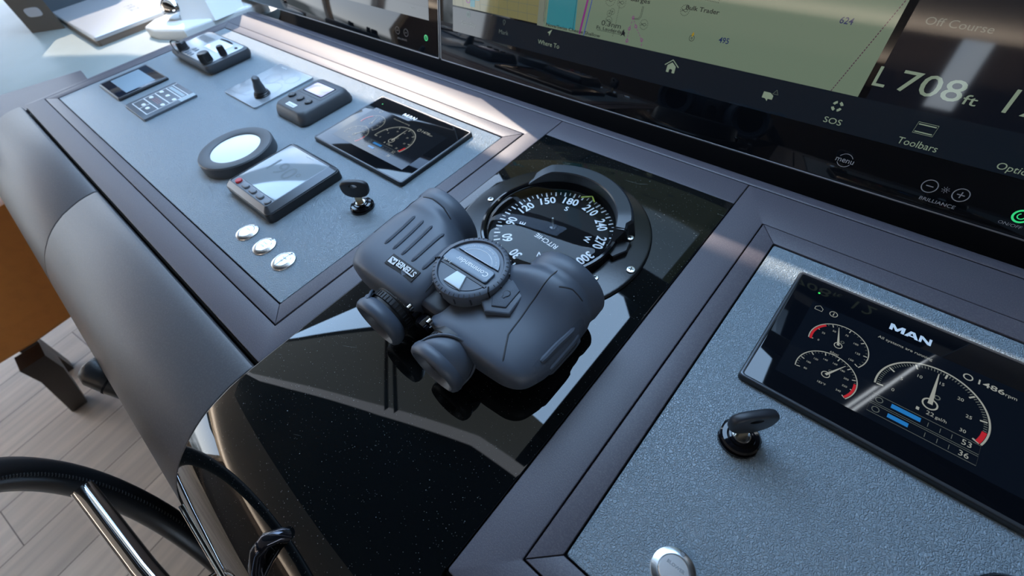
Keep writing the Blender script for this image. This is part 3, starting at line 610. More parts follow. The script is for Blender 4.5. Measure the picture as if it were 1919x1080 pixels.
# illumination push button
b = bmesh.new(); P0 = [(0.040, -0.010), (0.052, -0.0175), (0.0700, -0.0070), (0.0665, 0.0190), (0.0480, 0.0260), (0.0400, 0.0150)]
bevpoly(b, P0, 0.045, 0.0690, 0.0016); bmesh.ops.rotate(b, cent=(0.05, 0, 0.066), matrix=Matrix.Rotation(R(6), 3, 'Y'), verts=b.verts); bt = part('light_button', b, rubber, bn)
b = bmesh.new(); P1 = [(0.0480, -0.0035), (0.0535, -0.0105), (0.0640, -0.0045), (0.0625, 0.0150), (0.0510, 0.0200), (0.0470, 0.0130)]
bevpoly(b, P1, 0.060, 0.0704, 0.0008); bmesh.ops.rotate(b, cent=(0.05, 0, 0.066), matrix=Matrix.Rotation(R(6), 3, 'Y'), verts=b.verts); bt2 = part('button_pad', b, rubber_grip, bt)
b = bmesh.new(); tube(b, [(0.0562 + 0.0030 * math.cos(R(a)), 0.0060 + 0.0030 * math.sin(R(a)), 0.0698) for a in range(-60, 241, 20)], 0.0004, 6); tube(b, [(0.0550, 0.0030, 0.0698), (0.0550, 0.0010, 0.0698), (0.0574, 0.0010, 0.0698), (0.0574, 0.0030, 0.0698)], 0.0004, 6); part('bulb_symbol', b, rubber_dark, bt2, None, 0)
# eyepieces: local y, eyecup ring at y=-0.072
def ylathe(bm, prof, cx, cz, n=40, cap0=True, cap1=True):
    loft(bm, [[(cx + max(r, 1e-5) * math.cos(2 * PI * k / n), y, cz + max(r, 1e-5) * math.sin(2 * PI * k / n)) for k in range(n)] for r, y in prof], cap0, cap1); return bm
for sg in (-1, 1):
    ex, ez = sg * 0.0385, 0.0375
    b = bmesh.new(); ylathe(b, [(0.0235, -0.044), (0.0235, -0.0500), (0.0225, -0.0508), (0.0222, -0.0570), (0.0205, -0.0575), (0.0200, -0.0700)], ex, ez); ep = part('eyepiece', b, black_plastic, bn)
    MS = [];
    b = bmesh.new()
    for k in range(36):
        a = 2 * PI * k / 36; tube(b, [(ex + 0.0226 * math.cos(a), -0.0515, ez + 0.0226 * math.sin(a)), (ex + 0.0224 * math.cos(a), -0.0565, ez + 0.0224 * math.sin(a))], 0.0006, 5)
    part('focus_ring', b, rubber_dark, ep, None, 0)
    if sg < 0:
        tmb = text_mesh('Sports-Auto', 0.0, 0.0, 0, w=0.0135)
        for v in tmb.verts:
            ang = R(68) - v.co.x / 0.0237 + 0.0; rr_ = 0.0239; y = -0.0490 + v.co.y
            v.co = Vector((ex + rr_ * math.cos(ang), y, ez + rr_ * math.sin(ang)))
        part('eyepiece_lettering', tmb, white_paint, ep, 'small white lettering', 0)
    b = bmesh.new(); ylathe(b, [(0.0180, -0.0690), (0.0001, -0.0670)], ex, ez, cap0=False, cap1=False); part('eye_lens', b, lens_glass, ep)
    # soft eyecup: thick rim plus a folded back wing on the outer upper side
    b = bmesh.new()
    ylathe(b, [(0.0205, -0.0600), (0.0236, -0.0620), (0.0262, -0.0655), (0.0272, -0.0690), (0.0268, -0.0725), (0.0250, -0.0752), (0.0222, -0.0758), (0.0202, -0.0735), (0.0188, -0.0690), (0.0180, -0.0660), (0.0170, -0.0660)], ex, ez, 48, False, False)
    ec = part('eyecup', b, rubber, bn, None, 60)
    b = bmesh.new(); rows = []; a0, a1, ext = (-35, 125, 0.0215) if sg > 0 else (110, 215, 0.0120); nA = 30
    for i in range(nA + 1):
        a = R(a0 + (a1 - a0) * i / nA); f = math.sin(PI * i / nA) ** 0.75; row = []
        for j in range(7):
            u = j / 6; y = -0.0665 + ext * f * u; rad = 0.0252 + 0.0022 * math.sin(PI * min(1, u * 1.1)) * f - 0.0014 * f * u
            row.append((ex + rad * math.cos(a), y, ez + rad * math.sin(a)))
        inn = [(ex + (math.hypot(p[0] - ex, p[2] - ez) - 0.0016) * math.cos(a), p[1], ez + (math.hypot(p[0] - ex, p[2] - ez) - 0.0016) * math.sin(a)) for p in reversed(row)]
        rows.append(row + inn)
    loft(b, rows); part('wing', b, rubber, ec, None, 60)
    b = bmesh.new(); tube(b, [(ex + 0.0256 * math.cos(R(a0 + (a1 - a0) * i / 20)), -0.0660 + ext * math.sin(PI * i / 20) ** 0.75, ez + 0.0256 * math.sin(R(a0 + (a1 - a0) * i / 20))) for i in range(21)], 0.0013, 8); part('wing_edge', b, rubber, ec, None, 60)
for sg in (-1, 1):
    b = bmesh.new(); tube(b, [(sg * 0.013, -0.0500, 0.055), (sg * 0.013, -0.046, 0.055)], 0.0032, 16); part('strap_stud', b, chrome, bn)

# ================================================================== INSTRUMENTS
ZP = 0.0            # panel surface
def lettering(p, items, m, name='lettering', label=None): return part(name, merge(items), m, p, label, 0)
def man_letters(x, y, w, h, z):
    L = {'M': [[(0, 0), (.22, 0), (.22, .55), (.24, 1), (0, 1)], [(.24, 1), (.22, .55), (.42, .05), (.58, .05), (.50, .45)], [(.50, .45), (.58, .05), (.78, .55), (.76, 1)], [(.78, 0), (1, 0), (1, 1), (.76, 1), (.78, .55)]],
         'A': [[(0, 0), (.26, 0), (.50, .72), (.50, 1), (.34, 1)], [(.50, .72), (.74, 0), (1, 0), (.66, 1), (.50, 1)], [(.30, .16), (.70, .16), (.64, .36), (.36, .36)]],
         'N': [[(0, 0), (.22, 0), (.22, .60), (.24, 1), (0, 1)], [(.24, 1), (.22, .60), (.74, 0), (.78, .40)], [(.74, 0), (1, 0), (1, 1), (.78, 1), (.78, .40)]]}
    b = bmesh.new(); X = x
    for ch, f in (('M', .37), ('A', .34), ('N', .29)):
        for k, P in enumerate(L[ch]): face(b, [(X + px * w * f * 0.97, y + py * h) for px, py in P], z + 0.00002 * k)
        X += w * f
    return b
def engine_display(loc, label, rpm, v53='53', v36='36', fuel='22', lit=1.0):
    W_, H_ = 0.2125, 0.1400
    d = thing('engine_display', label, 'display', loc, group=None)
    b = bmesh.new(); slab(b, 0, W_, 0, H_, 0.0, 0.0060, 0.004, 0.0012, 0.0); part('housing', b, black_plastic, d)
    b = bmesh.new(); ring_slab(b, (0.0006, W_ - 0.0006, 0.0006, H_ - 0.0006), (0.0032, W_ - 0.0032, 0.0032, H_ - 0.0032), 0.0050, 0.0068, 0.0007, 0.0036, 0.0022); part('bezel', b, bezel_metal, d)
    b = bmesh.new(); slab(b, 0.0030, W_ - 0.0030, 0.0030, H_ - 0.0030, 0.0045, 0.0062, 0.002, 0.0002); gl = part('cover_glass', b, glass_black, d)
    z = 0.0063
    b = bmesh.new(); rect(b, 0.0215, 0.1905, 0.0215, 0.1095, z); scr = part('lit_screen', b, scr_navy, gl, 'dark navy lit screen', 0); z += 0.0001
    lettering(d, [man_letters(0.0800, 0.1155, 0.0300, 0.0072, z)], silver_print, 'maker_lettering', 'silver block lettering')
    b = bmesh.new(); lathe(b, [(0.0009, z), (0.0009, z + 0.0001)], 0.0225, 0.1218, 12); part('indicator_light', b, scr_led, d, 'tiny green indicator light')
    def gauge(cx, cy, r, a0, a1, labels, red, needle, nt, fs, val, name):
        L = []; D = []
        b = bmesh.new(); ribbon(b, arcp(cx, cy, r, a0, a1, 48), r * 0.035, z); L.append(b)
        n = len(labels); 
        for k in range(nt + 1):
            a = R(a0 + (a1 - a0) * k / nt); maj = (k * (n - 1)) % nt == 0
            b = bmesh.new(); r0 = r * (0.84 if maj else 0.90); ribbon(b, [(cx + r0 * math.cos(a), cy + r0 * math.sin(a)), (cx + r * 0.965 * math.cos(a), cy + r * 0.965 * math.sin(a))], r * (0.035 if maj else 0.018), z); (L if maj else D).append(b)
        for k, s in enumerate(labels):
            a = R(a0 + (a1 - a0) * k / (n - 1)); L.append(text_mesh(s, cx + r * 0.66 * math.cos(a), cy + r * 0.66 * math.sin(a), z, h=fs, center=True))
        if val: L.append(text_mesh(val, cx - r * 0.0, cy - r * 0.42, z, h=fs * 1.15, center=True))
        g = part(name, merge(L), scr_white, scr, 'pale dial arc with numbers', 0)
        part('dial_icon', text_mesh('o', cx + r * 0.08, cy + r * 0.28, z, h=fs * 2.2, center=True), scr_dimwhite, g, None, 0)
        part('minor_ticks', merge(D), scr_dimwhite, g, None, 0)
        b = bmesh.new(); ribbon(b, arcp(cx, cy, r * 0.93, red[0], red[1], 16), r * 0.085, z + 0.0001); part('red_zone', b, scr_red, g, 'red arc', 0)
        b = bmesh.new(); a = R(needle); c, s = math.cos(a), math.sin(a); nn = (-s, c); w = r * 0.045
        face(b, [(cx + nn[0] * w, cy + nn[1] * w), (cx - nn[0] * w, cy - nn[1] * w), (cx + r * 0.88 * c - nn[0] * w * 0.2, cy + r * 0.88 * s - nn[1] * w * 0.2), (cx + r * 0.88 * c + nn[0] * w * 0.2, cy + r * 0.88 * s + nn[1] * w * 0.2)], z + 0.0002)
        ribbon(b, arcp(cx, cy, r * 0.13, 0, 360, 20), r * 0.03, z + 0.0002); part('needle', b, scr_white, g, None, 0)
    gauge(0.0530, 0.0740, 0.0222, 193, -33, ['0', '25', '50', '75', '100', '125', '150'], (195, 133), 105, 24, 0.0020, '65psi', 'pressure_gauge')
    gauge(0.0540, 0.0405, 0.0222, 193, -35, ['80', '100', '120', '140', '160', '180', '200', '220', '240'], (12, -35), 60, 32, 0.0018, '183\u00b0F', 'temperature_gauge')
    gauge(0.1210, 0.0600, 0.0360, 187, -22, ['0', '5', '10', '15', '20', '25', '30'], (-3, -22), 91, 60, 0.0030, '', 'rev_counter')
    part('status_line', text_mesh('All systems are running', 0.0754, 0.1012, z, w=0.0385), scr_white, scr, None, 0)
    b = bmesh.new(); ribbon(b, arcp(0.1375, 0.1012, 0.0028, 0, 360, 20), 0.0009, z); part('engine_icon', b, scr_white, scr, None, 0)
    part('rev_readout', merge([text_mesh(rpm, 0.1440, 0.0990, z, w=0.0160, h=0.0050, bold=0.01), text_mesh('rpm', 0.1606, 0.0990, z, w=0.0068)]), scr_white, scr, None, 0)
    part('level_figure', text_mesh(v53, 0.1440, 0.0398, z, w=0.0058), scr_white, scr, None, 0)
    part('level_figure', text_mesh(v36, 0.1440, 0.0300, z, w=0.0058), scr_white, scr, None, 0)
    part('fuel_readout', merge([text_mesh(fuel, 0.1205, 0.0500, z, w=0.0048), text_mesh('gal/h', 0.1262, 0.0500, z, w=0.0070)]), scr_white, scr, None, 0)
    b = bmesh.new(); ribbon(b, [(0.0252, 0.1020), (0.0252, 0.1052), (0.0282, 0.1078), (0.0312, 0.1052), (0.0312, 0.1020), (0.0252, 0.1020)], 0.0005, z); part('home_icon', b, scr_white, scr, None, 0)
    b = bmesh.new(); ribbon(b, arcp(0.0400, 0.1048, 0.0030, 0, 360, 20), 0.0006, z); rect(b, 0.0396, 0.0404, 0.1030, 0.1052, z); rect(b, 0.0396, 0.0404, 0.1058, 0.1066, z); part('info_icon', b, scr_white, scr, None, 0)
    b = bmesh.new(); rect(b, 0.1140, 0.1160, 0.0500, 0.0528, z); part('fuel_icon', b, scr_white, scr, None, 0)
    b = bmesh.new()
    for y0 in (0.0378, 0.0282):
        ribbon(b, [(0.0870, y0), (0.1545, y0), (0.1545, y0 + 0.0080), (0.0870, y0 + 0.0080)], 0.0004, z, True)
        for x in (0.1235, 0.1310, 0.1380): rect(b, x, x + 0.0004, y0 + 0.0018, y0 + 0.0058, z)
        ribbon(b, arcp(0.0920, y0 + 0.0040, 0.0024, 0, 360, 14), 0.0006, z)
    part('bar_frames', b, scr_dimwhite, scr, None, 0)
    b = bmesh.new(); rect(b, 0.1000, 0.1190, 0.0402, 0.0440, z + 0.0001); part('level_bar', b, scr_barblue, scr, 'blue level bar', 0)
    b = bmesh.new(); rect(b, 0.0998, 0.1132, 0.0306, 0.0342, z + 0.0001); part('level_bar', b, scr_barblue, scr, 'blue level bar', 0)
    return d
engine_display((-0.6660, 0.2405, ZP), 'landscape engine display with dark glass on the left panel, in front of the wide screens', '1478', '52', '38', '23')
engine_display((-0.0010, 0.2335, ZP), 'landscape engine display with dark glass on the right panel, above the turned key', '1486')

# ---- ignition switches and keys
def lock(loc, label):
    d = thing('ignition_switch', label, 'switch', loc)
    b = bmesh.new(); loft(b, [[(0.0155 * math.copysign(min(abs(math.cos(t)), 0.93), math.cos(t)), 0.0155 * math.sin(t), z) for t in [2 * PI * k / 48 for k in range(48)]] for z in (0, 0.0030)]); lathe(b, [(0.0140, 0.003), (0.0145, 0.0055), (0.0132, 0.0068), (0.0102, 0.0072), (0.0100, 0.0066), (0.0088, 0.0066), (0.0086, 0.0078), (0.0068, 0.0080)], n=48); part('collar', b, gloss_plastic, d)
    b = bmesh.new(); lathe(b, [(0.0066, 0.007), (0.0066, 0.0088), (0.0058, 0.0093), (0.0045, 0.0092)], n=32); part('cylinder_face', b, steel, d, 'bright metal lock face')
    return d
def keyobj(loc, rot, label, head=1.0):
    d = thing('key', label, 'key', loc, rot)
    b = bmesh.new(); slab(b, -0.0042, 0.0042, -0.0010, 0.0010, -0.006, 0.0100, 0.0004, 0.0002); tube(b, [(-0.0042, 0, 0.0), (-0.0042, 0, 0.009)], 0.0012, 8); part('blade', b, brass, d, 'dull brass coloured blade')
    # bow: rounded wide head in the x-z plane with a hole
    out = []; N = 48
    for k in range(N):
        t = 2 * PI * k / N; ct, st = math.cos(t), math.sin(t); n = 2.7
        x = 0.0178 * math.copysign(abs(ct) ** (2 / n), ct) * (1 + 0.13 * st); z = 0.0208 + 0.0122 * math.copysign(abs(st) ** (2 / n), st); out.append((x, z))
    hole = [(0.0052 * math.cos(2 * PI * k / N) - 0.0005, 0.0268 + 0.0024 * math.sin(2 * PI * k / N)) for k in range(N)]
    def lp(P, s, y):
        cx, cz = 0, 0.0208; return [(cx + (x - cx) * s, y, cz + (z_ - cz) * s) for x, z_ in P]
    L = [[(x, -0.0036, z_) for x, z_ in hole]]
    for s, y in ((0.86, -0.0036), (0.95, -0.0031), (1.0, -0.0015), (1.0, 0.0015), (0.95, 0.0031), (0.86, 0.0036)): L.append(lp(out, s, y))
    L.append([(x, 0.0036, z_) for x, z_ in hole]); L.append([(x, -0.0036, z_) for x, z_ in hole])
    b = bmesh.new(); loft(b, L, False, False); bmesh.ops.remove_doubles(b, verts=b.verts, dist=1e-6); part('bow', b, rubber_dark, d, 'black plastic head with a slot', 50)
    return d
lock((-0.4665, 0.1845, ZP), 'round black ignition switch on the left panel, in front of its engine display')
keyobj((-0.4665, 0.1845, ZP + 0.0095), (R(0), R(4), R(38)), 'black headed key upright in the left ignition switch, broad face showing')
lock((0.0222, 0.1850, ZP), 'round black ignition switch on the right panel, with the turned key')
keyobj((0.0222, 0.1850, ZP + 0.0095), (R(-4), R(6), R(48)), 'black headed key in the right ignition switch, seen nearly edge on')

# ---- steel push buttons
def push(loc, label, words, split=False, group=None):
    d = thing('push_button', label, 'button', loc, group=group)
    b = bmesh.new(); lathe(b, [(0.0150, -0.0002), (0.0150, 0.0008), (0.0144, 0.0018), (0.0118, 0.0030), (0.0104, 0.0032), (0.0102, 0.0022), (0.0100, 0.0022)], n=48, cap1=False); part('outer_ring', b, steel, d)
    b = bmesh.new(); lathe(b, [(0.0099, 0.0015), (0.0099, 0.0030), (0.0094, 0.0034)], n=40); cpb = part('cap', b, steel, d)
    if split:
        b = bmesh.new(); ribbon(b, [(-0.0000, -0.0125), (0.0000, 0.0125)], 0.0007, 0.0036); part('divider', b, grey_print, cpb, None, 0)
    MS = [text_mesh(w, 0, 0.0030 - 0.0048 * i, 0.0036, h=0.0022, center=True) for i, w in enumerate(words)]
    b = bmesh.new(); lathe(b, [(0.0014, 0.0028), (0.0014, 0.0031)], 0.0, 0.0122, 12); part('marker', b, grey_print, d, None, 0)
    part('legend', merge(MS), grey_print, cpb, 'faint grey lettering', 0); return d
push((-0.5576, 0.0666, ZP), 'round steel push button, farthest left of three in the left panel corner', ['AUTO'])
push((-0.5138, 0.0669, ZP), 'round steel push button, middle one of three in the left panel corner', ['START', 'STOP'])
push((-0.4692, 0.0677, ZP), 'round steel push button split by a line, nearest the padded frame corner', ['HORN', 'OFF'], True)
push((0.0262, 0.0745, ZP), 'round steel push button alone on the right leather panel, cut by the bottom edge', ['BLOWER'])
b = bmesh.new(); lathe(b, [(0.0300, 0), (0.0300, 0.0085), (0.0285, 0.0110), (0.0250, 0.0120), (0.0236, 0.0112), (0.0225, 0.0118), (0.0001, 0.0135)], n=48)
single('rotary_knob', b, gloss_plastic, 'large round dark knob showing as a sliver in the bottom right corner', 'knob', (0.1920, 0.1720, ZP))

# ---- round gauge with thick rim
d = thing('round_gauge', 'round gauge with thick charcoal rim and blank face painted reflection white on the left panel', 'gauge', (-0.7340, 0.1482, ZP))
b = bmesh.new(); lathe(b, [(0.0560, 0), (0.0560, 0.0130), (0.0556, 0.0155), (0.0540, 0.0172), (0.0510, 0.0178), (0.0400, 0.0170), (0.0380, 0.0160), (0.0376, 0.0140)], n=72, cap1=False); part('rim', b, grey_plastic, d)
b = bmesh.new(); lathe(b, [(0.0378, 0.0138), (0.0377, 0.0148), (0.0001, 0.0150)], n=64); part('gauge_face', b, lcd_pale, d, 'glossy face with painted white reflection')  # bright reflection put into the face as white base colour

# ---- autopilot control with red key (tall square instrument)
x0, x1, y0, y1 = -0.0605, 0.0600, -0.0560, 0.0600
d = thing('autopilot_display', 'square marine instrument with a red button and four grey keys beside the round gauge', 'instrument', (-0.6030, 0.1495, ZP))
b = bmesh.new(); slab(b, x0, x1, y0, y1, 0, 0.0125, 0.008, 0.0015); part('housing', b, black_plastic, d)
b = bmesh.new()
ls = [rr(x0 + 0.0008, x1 - 0.0008, y0 + 0.0008, y1 - 0.0008, 0.008, 0.0122), rr(x0 + 0.0010, x1 - 0.0010, y0 + 0.0010, y1 - 0.0010, 0.008, 0.0140), rr(x0 + 0.0100, x1 - 0.0085, y0 + 0.0075, y1 - 0.0078, 0.003, 0.0205), rr(x0 + 0.0112, x1 - 0.0097, y0 + 0.0087, y1 - 0.0090, 0.0026, 0.0207), rr(x0 + 0.0116, x1 - 0.0101, y0 + 0.0091, y1 - 0.0094, 0.0026, 0.0196)]
loft(b, ls, False, False); part('bezel', b, bezel_metal, d)
gx0, gx1 = x0 + 0.0112, x1 - 0.0097; gy0, gy1 = y0 + 0.0087, y1 - 0.0090
b = bmesh.new(); slab(b, gx0, gx1, gy0 + 0.0125, gy1, 0.0150, 0.0200, 0.001, 0.0002); lc = part('display_glass', b, lcd_grey, d, 'grey display glass')
b = bmesh.new(); slab(b, gx0, gx1, gy0, gy0 + 0.0122, 0.0150, 0.0199, 0.001, 0.0002); part('key_strip', b, mid_plastic, d)
lettering(lc, [text_mesh('GARMIN', 0.0, gy1 - 0.0060, 0.0202, w=0.0175)], silver_print, 'maker_lettering', 'small white lettering')
lettering(lc, [text_mesh('190', -0.0290, -0.0030, 0.0202, w=0.0520, h=0.0260), text_mesh('\u00b0', 0.0260, -0.0020, 0.0202, h=0.020)], mat('faint segments', (0.20, 0.225, 0.24), 0.1, spec=0.7), 'heading_digits', 'faint large digits')
for k, xx in enumerate((-0.0348, -0.0150, 0.0048, 0.0244, 0.0450)):
    b = bmesh.new(); xx -= 0.0002; yy = gy0 + 0.0062
    if k in (0, 4): lathe(b, [(0.0048, 0.0195), (0.0048, 0.0218), (0.0040, 0.0226), (0.0020, 0.0228)], xx, yy, 24)
    else: slab(b, xx - 0.0072, xx + 0.0072, yy - 0.0040, yy + 0.0040, 0.0195, 0.0226, 0.0038, 0.0014)
    part('key_button', b, red_button if k == 0 else mid_plastic, d, 'red button' if k == 0 else None)

# ---- joystick controller with three keys and colour screen (handheld-looking remote)
d = thing('jog_controller', 'charcoal wedge shaped controller with small iridescent screen and three round keys', 'controller', (-0.7575, 0.3020, ZP))
b = bmesh.new(); loops = []
for z, i0 in ((0, 0.0), (0.004, -0.0010), (0.010, 0.0005), (0.0165, 0.0030), (0.0195, 0.0052), (0.0210, 0.0080)):
    P = []
    for (px_, py_, pz_) in rr(-0.0450 + i0, 0.0455 - i0, -0.0500 + i0, 0.0500 - i0, 0.011, z, 8):
        bow_ = 0.0035 * (1 - (px_ / 0.045) ** 2); P.append((px_, py_ + (bow_ if py_ > 0 else -bow_), z))
    loops.append(P)
loft(b, loops); part('housing', b, grey_plastic, d, None, 40)
b = bmesh.new(); bevpoly(b, [(-0.0350, -0.0030), (0.0350, -0.0030), (0.0350, 0.0400), (-0.0350, 0.0400)], 0.0200, 0.0214, 0.0006); fpl = part('screen_surround', b, grey_plastic, d)
b = bmesh.new(); slab(b, -0.0280, 0.0280, 0.0030, 0.0345, 0.0205, 0.0217, 0.001, 0.0001); part('screen_frame', b, gap_black, d)
irid = mat('iridescent screen', (0.55, 0.62, 0.60), 0.08, spec=0.8); t = irid.node_tree; c = _n(t, 'ShaderNodeTexCoord'); nz = _n(t, 'ShaderNodeTexNoise'); nz.inputs['Scale'].default_value = 28; nz.inputs['Detail'].default_value = 0  # rainbow sheen painted as noise hues in the base colour
hs = _n(t, 'ShaderNodeCombineColor', mode='HSV'); ml = _n(t, 'ShaderNodeMath', operation='MULTIPLY'); ml.inputs[1].default_value = 2.2; hs.inputs[1].default_value = 0.28; hs.inputs[2].default_value = 0.72
t.links.new(c.outputs['Object'], nz.inputs['Vector']); t.links.new(nz.outputs[0], ml.inputs[0]); t.links.new(ml.outputs[0], hs.inputs[0]); t.links.new(hs.outputs[0], t.nodes['Principled BSDF'].inputs['Base Color'])
b = bmesh.new(); slab(b, -0.0262, 0.0262, 0.0048, 0.0328, 0.0210, 0.0219, 0.001, 0.0001); part('screen', b, irid, d, 'pale screen with rainbow sheen')
for xx, yy, ch in ((-0.0300, -0.0170, '<'), (-0.0040, -0.0165, 'i'), (0.0200, -0.0160, '>')):
    b = bmesh.new(); lathe(b, [(0.0078, 0.0205), (0.0078, 0.0214), (0.0066, 0.0214), (0.0066, 0.0226), (0.0058, 0.0234), (0.0040, 0.0236)], xx, yy, 28); kb = part('key_button', b, black_plastic, d)
    lettering(kb, [text_mesh(ch, xx, yy, 0.0238, h=0.0050, center=True)], grey_print, 'key_symbol')
b = bmesh.new(); slab(b, -0.0140, 0.0120, -0.0405, -0.0318, 0.0205, 0.0215, 0.0008, 0.0001); lb = part('name_label', b, white_paint, d, 'small white label')
lettering(lb, [text_mesh('FURUNO', -0.0120, -0.0388, 0.0217, w=0.0220)], grey_print)

# ---- joystick plate
jp_m = mat('silver grey membrane plate', (0.34, 0.37, 0.40), 0.22, metal=0.25)
d = thing('joystick_panel', 'flat silver grey plate with a small black joystick behind the wedge controller', 'joystick panel', (-0.9130, 0.2990, ZP))
b = bmesh.new(); slab(b, -0.0600, 0.0600, -0.0620, 0.0620, -0.0001, 0.0030, 0.005, 0.0004); pj = part('plate', b, jp_m, d)
b = bmesh.new()
for cx, cy, r in ((-0.0290, -0.0330, 0.0160), (-0.0120, 0.0170, 0.0170), (0.0300, 0.0350, 0.0150)):
    ribbon(b, arcp(cx, cy, r, 0, 360, 40), 0.0007, 0.0031)
ribbon(b, arcp(0.020, -0.010, 0.024, -20, 150, 24), 0.0006, 0.0031); ribbon(b, [(-0.052, -0.050), (-0.030, -0.052), (0.0, -0.045), (0.010, -0.030)], 0.0006, 0.0031); ribbon(b, [(0.002, 0.030), (0.009, 0.024), (0.014, 0.026)], 0.0012, 0.0031)
part('printed_outline', b, grey_print, pj, None, 0)
lettering(pj, [text_mesh('Humphree', -0.0420, 0.0520, 0.0031, w=0.0200, bold=0.02)], white_paint, 'maker_lettering', 'white lettering')
b = bmesh.new(); jx, jy = 0.0290, -0.0285
lathe(b, [(0.0140, 0.003), (0.0146, 0.0045), (0.0132, 0.0058), (0.0138, 0.0072), (0.0118, 0.0085), (0.0122, 0.0098), (0.0098, 0.0112)], jx, jy, 32)
js = part('joystick_boot', b, black_plastic, d)
b = bmesh.new(); path = [(jx, jy, 0.009), (jx + 0.003, jy, 0.0165), (jx + 0.0055, jy - 0.0003, 0.0230), (jx + 0.009, jy - 0.0006, 0.0300), (jx + 0.0120, jy - 0.001, 0.0360), (jx + 0.0130, jy - 0.001, 0.0385)]
tube(b, path, [0.0100, 0.0096, 0.0082, 0.0066, 0.0066, 0.0048], 20); part('stick', b, grey_plastic, js, None, 60)

# ---- touchscreen and keypad
d = thing('touch_controller', 'small dark framed touchscreen with blank grey screen at the far end of the left panel', 'touchscreen', (-1.2095, 0.1515, ZP))
b = bmesh.new(); slab(b, -0.0610, 0.0610, -0.0495, 0.0495, 0, 0.0040, 0.004, 0.001); part('housing', b, black_plastic, d)
b = bmesh.new(); ring_slab(b, (-0.0598, 0.0598, -0.0488, 0.0488), (-0.0560, 0.0560, -0.0465, 0.0465), 0.0035, 0.0056, 0.0010, 0.0038, 0.002); part('bezel', b, bezel_metal, d)
b = bmesh.new(); slab(b, -0.0562, 0.0562, -0.0467, 0.0467, 0.003, 0.0051, 0.002, 0.0002); tg = part('cover_glass', b, mat('navy black glass', (0.004, 0.010, 0.022), 0.05), d)
b = bmesh.new(); slab(b, -0.0485, 0.0475, -0.0290, 0.0290, 0.0048, 0.0053, 0.0006, 0.0001); part('screen', b, mat('blank blue grey screen', (0.20, 0.28, 0.34), 0.35), tg, 'blank blue grey screen')
d = thing('keypad', 'slim rectangular keypad with white outlines and seven pale keys beside the touchscreen', 'keypad', (-1.0605, 0.1508, ZP))
b = bmesh.new(); slab(b, -0.0505, 0.0505, -0.0500, 0.0500, 0, 0.0040, 0.0025, 0.0006); kp = part('plate', b, mat('slate keypad', (0.085, 0.10, 0.12), 0.25), d)
b = bmesh.new(); z = 0.0042
X0, X1, Y0, Y1 = -0.0400, 0.0350, -0.0390, 0.0400
ribbon(b, [(X0, Y0), (X1, Y0), (X1, Y1), (X0, Y1)], 0.0022, z, True)
for y in (-0.0175, 0.0045, 0.0265): ribbon(b, [(X0, y), (X1, y)], 0.0018, z)
ribbon(b, [(-0.004, Y0), (-0.004, -0.0175)], 0.0018, z); ribbon(b, [(X0, Y1), (X0, 0.049)], 0.0018, z)
part('printed_outline', b, white_paint, kp, 'white outlines', 0)
b = bmesh.new(); box(b, 0.0360, 0.0500, 0.020, 0.0495, 0.0040, 0.0042); rect(b, X0 + 0.004, X1 - 0.004, 0.0300, 0.0365, z); part('pale_stripe', b, mat('pale stripe', (0.35, 0.42, 0.45), 0.3), kp, None, 0)
b = bmesh.new()
for k in range(3): rect(b, -0.020 , 0.014, -0.0100 + 0.0035 * k, -0.0090 + 0.0035 * k, z)
part('red_stripes', b, mat('dull red print', (0.30, 0.08, 0.08), 0.4), kp, None, 0)
for xx, yy in ((-0.0115, -0.0275), (0.0110, -0.0285), (-0.0290, -0.0065), (0.0270, -0.0062), (-0.0320, 0.0148), (-0.0018, 0.0150), (0.0280, 0.0155)):
    b = bmesh.new(); slab(b, xx - 0.0055, xx + 0.0055, yy - 0.0035, yy + 0.0035, 0.0040, 0.0050, 0.0033, 0.0005); part('key_button', b, white_paint, d, 'pale oval key')

# ---- radio
d = thing('radio', 'black edged marine radio with silver face, two tall black knobs and a corded plug', 'radio', (-1.1600, 0.3030, ZP))
b = bmesh.new()
ls = [rr(-0.0860, 0.0880, -0.0440, 0.0460, 0.010, 0), rr(-0.0900, 0.0925, -0.0475, 0.0490, 0.012, 0.006), rr(-0.0915, 0.0940, -0.0490, 0.0500, 0.012, 0.013), rr(-0.0900, 0.0925, -0.0475, 0.0485, 0.012, 0.0185), rr(-0.0860, 0.0880, -0.0435, 0.0445, 0.010, 0.0205)]
loft(b, ls); part('housing', b, grey_plastic, d, None, 40)
b = bmesh.new(); slab(b, -0.0850, 0.0860, -0.0425, 0.0435, 0.0190, 0.0215, 0.009, 0.0006); fp = part('faceplate', b, mat('silver faceplate', (0.48, 0.50, 0.52), 0.25, metal=0.4), d, 'silver grey faceplate')
b = bmesh.new()
for k in range(8): ribbon(b, [(-0.0760 + k * 0.0072, 0.0095), (-0.0760 + k * 0.0072, 0.0285)], 0.0024, 0.0217)
part('speaker_slots', b, gap_black, fp, None, 0)
b = bmesh.new(); slab(b, -0.0120, 0.0560, -0.0040, 0.0330, 0.0205, 0.0220, 0.002, 0.0002); part('display', b, lcd_pale, fp, 'bright pale display')
b = bmesh.new(); pts = [(-0.010 + 0.055 * k / 10, 0.0355 + 0.0020 * math.sin(PI * k / 10)) for k in range(11)]; ribbon(b, pts, 0.0050, 0.0218); part('dark_reflection', b, gap_black, fp, None, 0)  # curved dark reflection painted as a black strip
for k in range(4):
    for j in range(2):
        b = bmesh.new(); xx = -0.0350 + k * 0.0125 + (0.014 if j else 0); yy = -0.0370 + j * 0.0165 + k * 0.000
        if j and k > 1: b.free(); continue
        slab(b, xx - 0.0045, xx + 0.0045, yy - 0.0050, yy + 0.0050, 0.0213, 0.0226, 0.0012, 0.0005); part('key_button', b, mid_plastic, d)
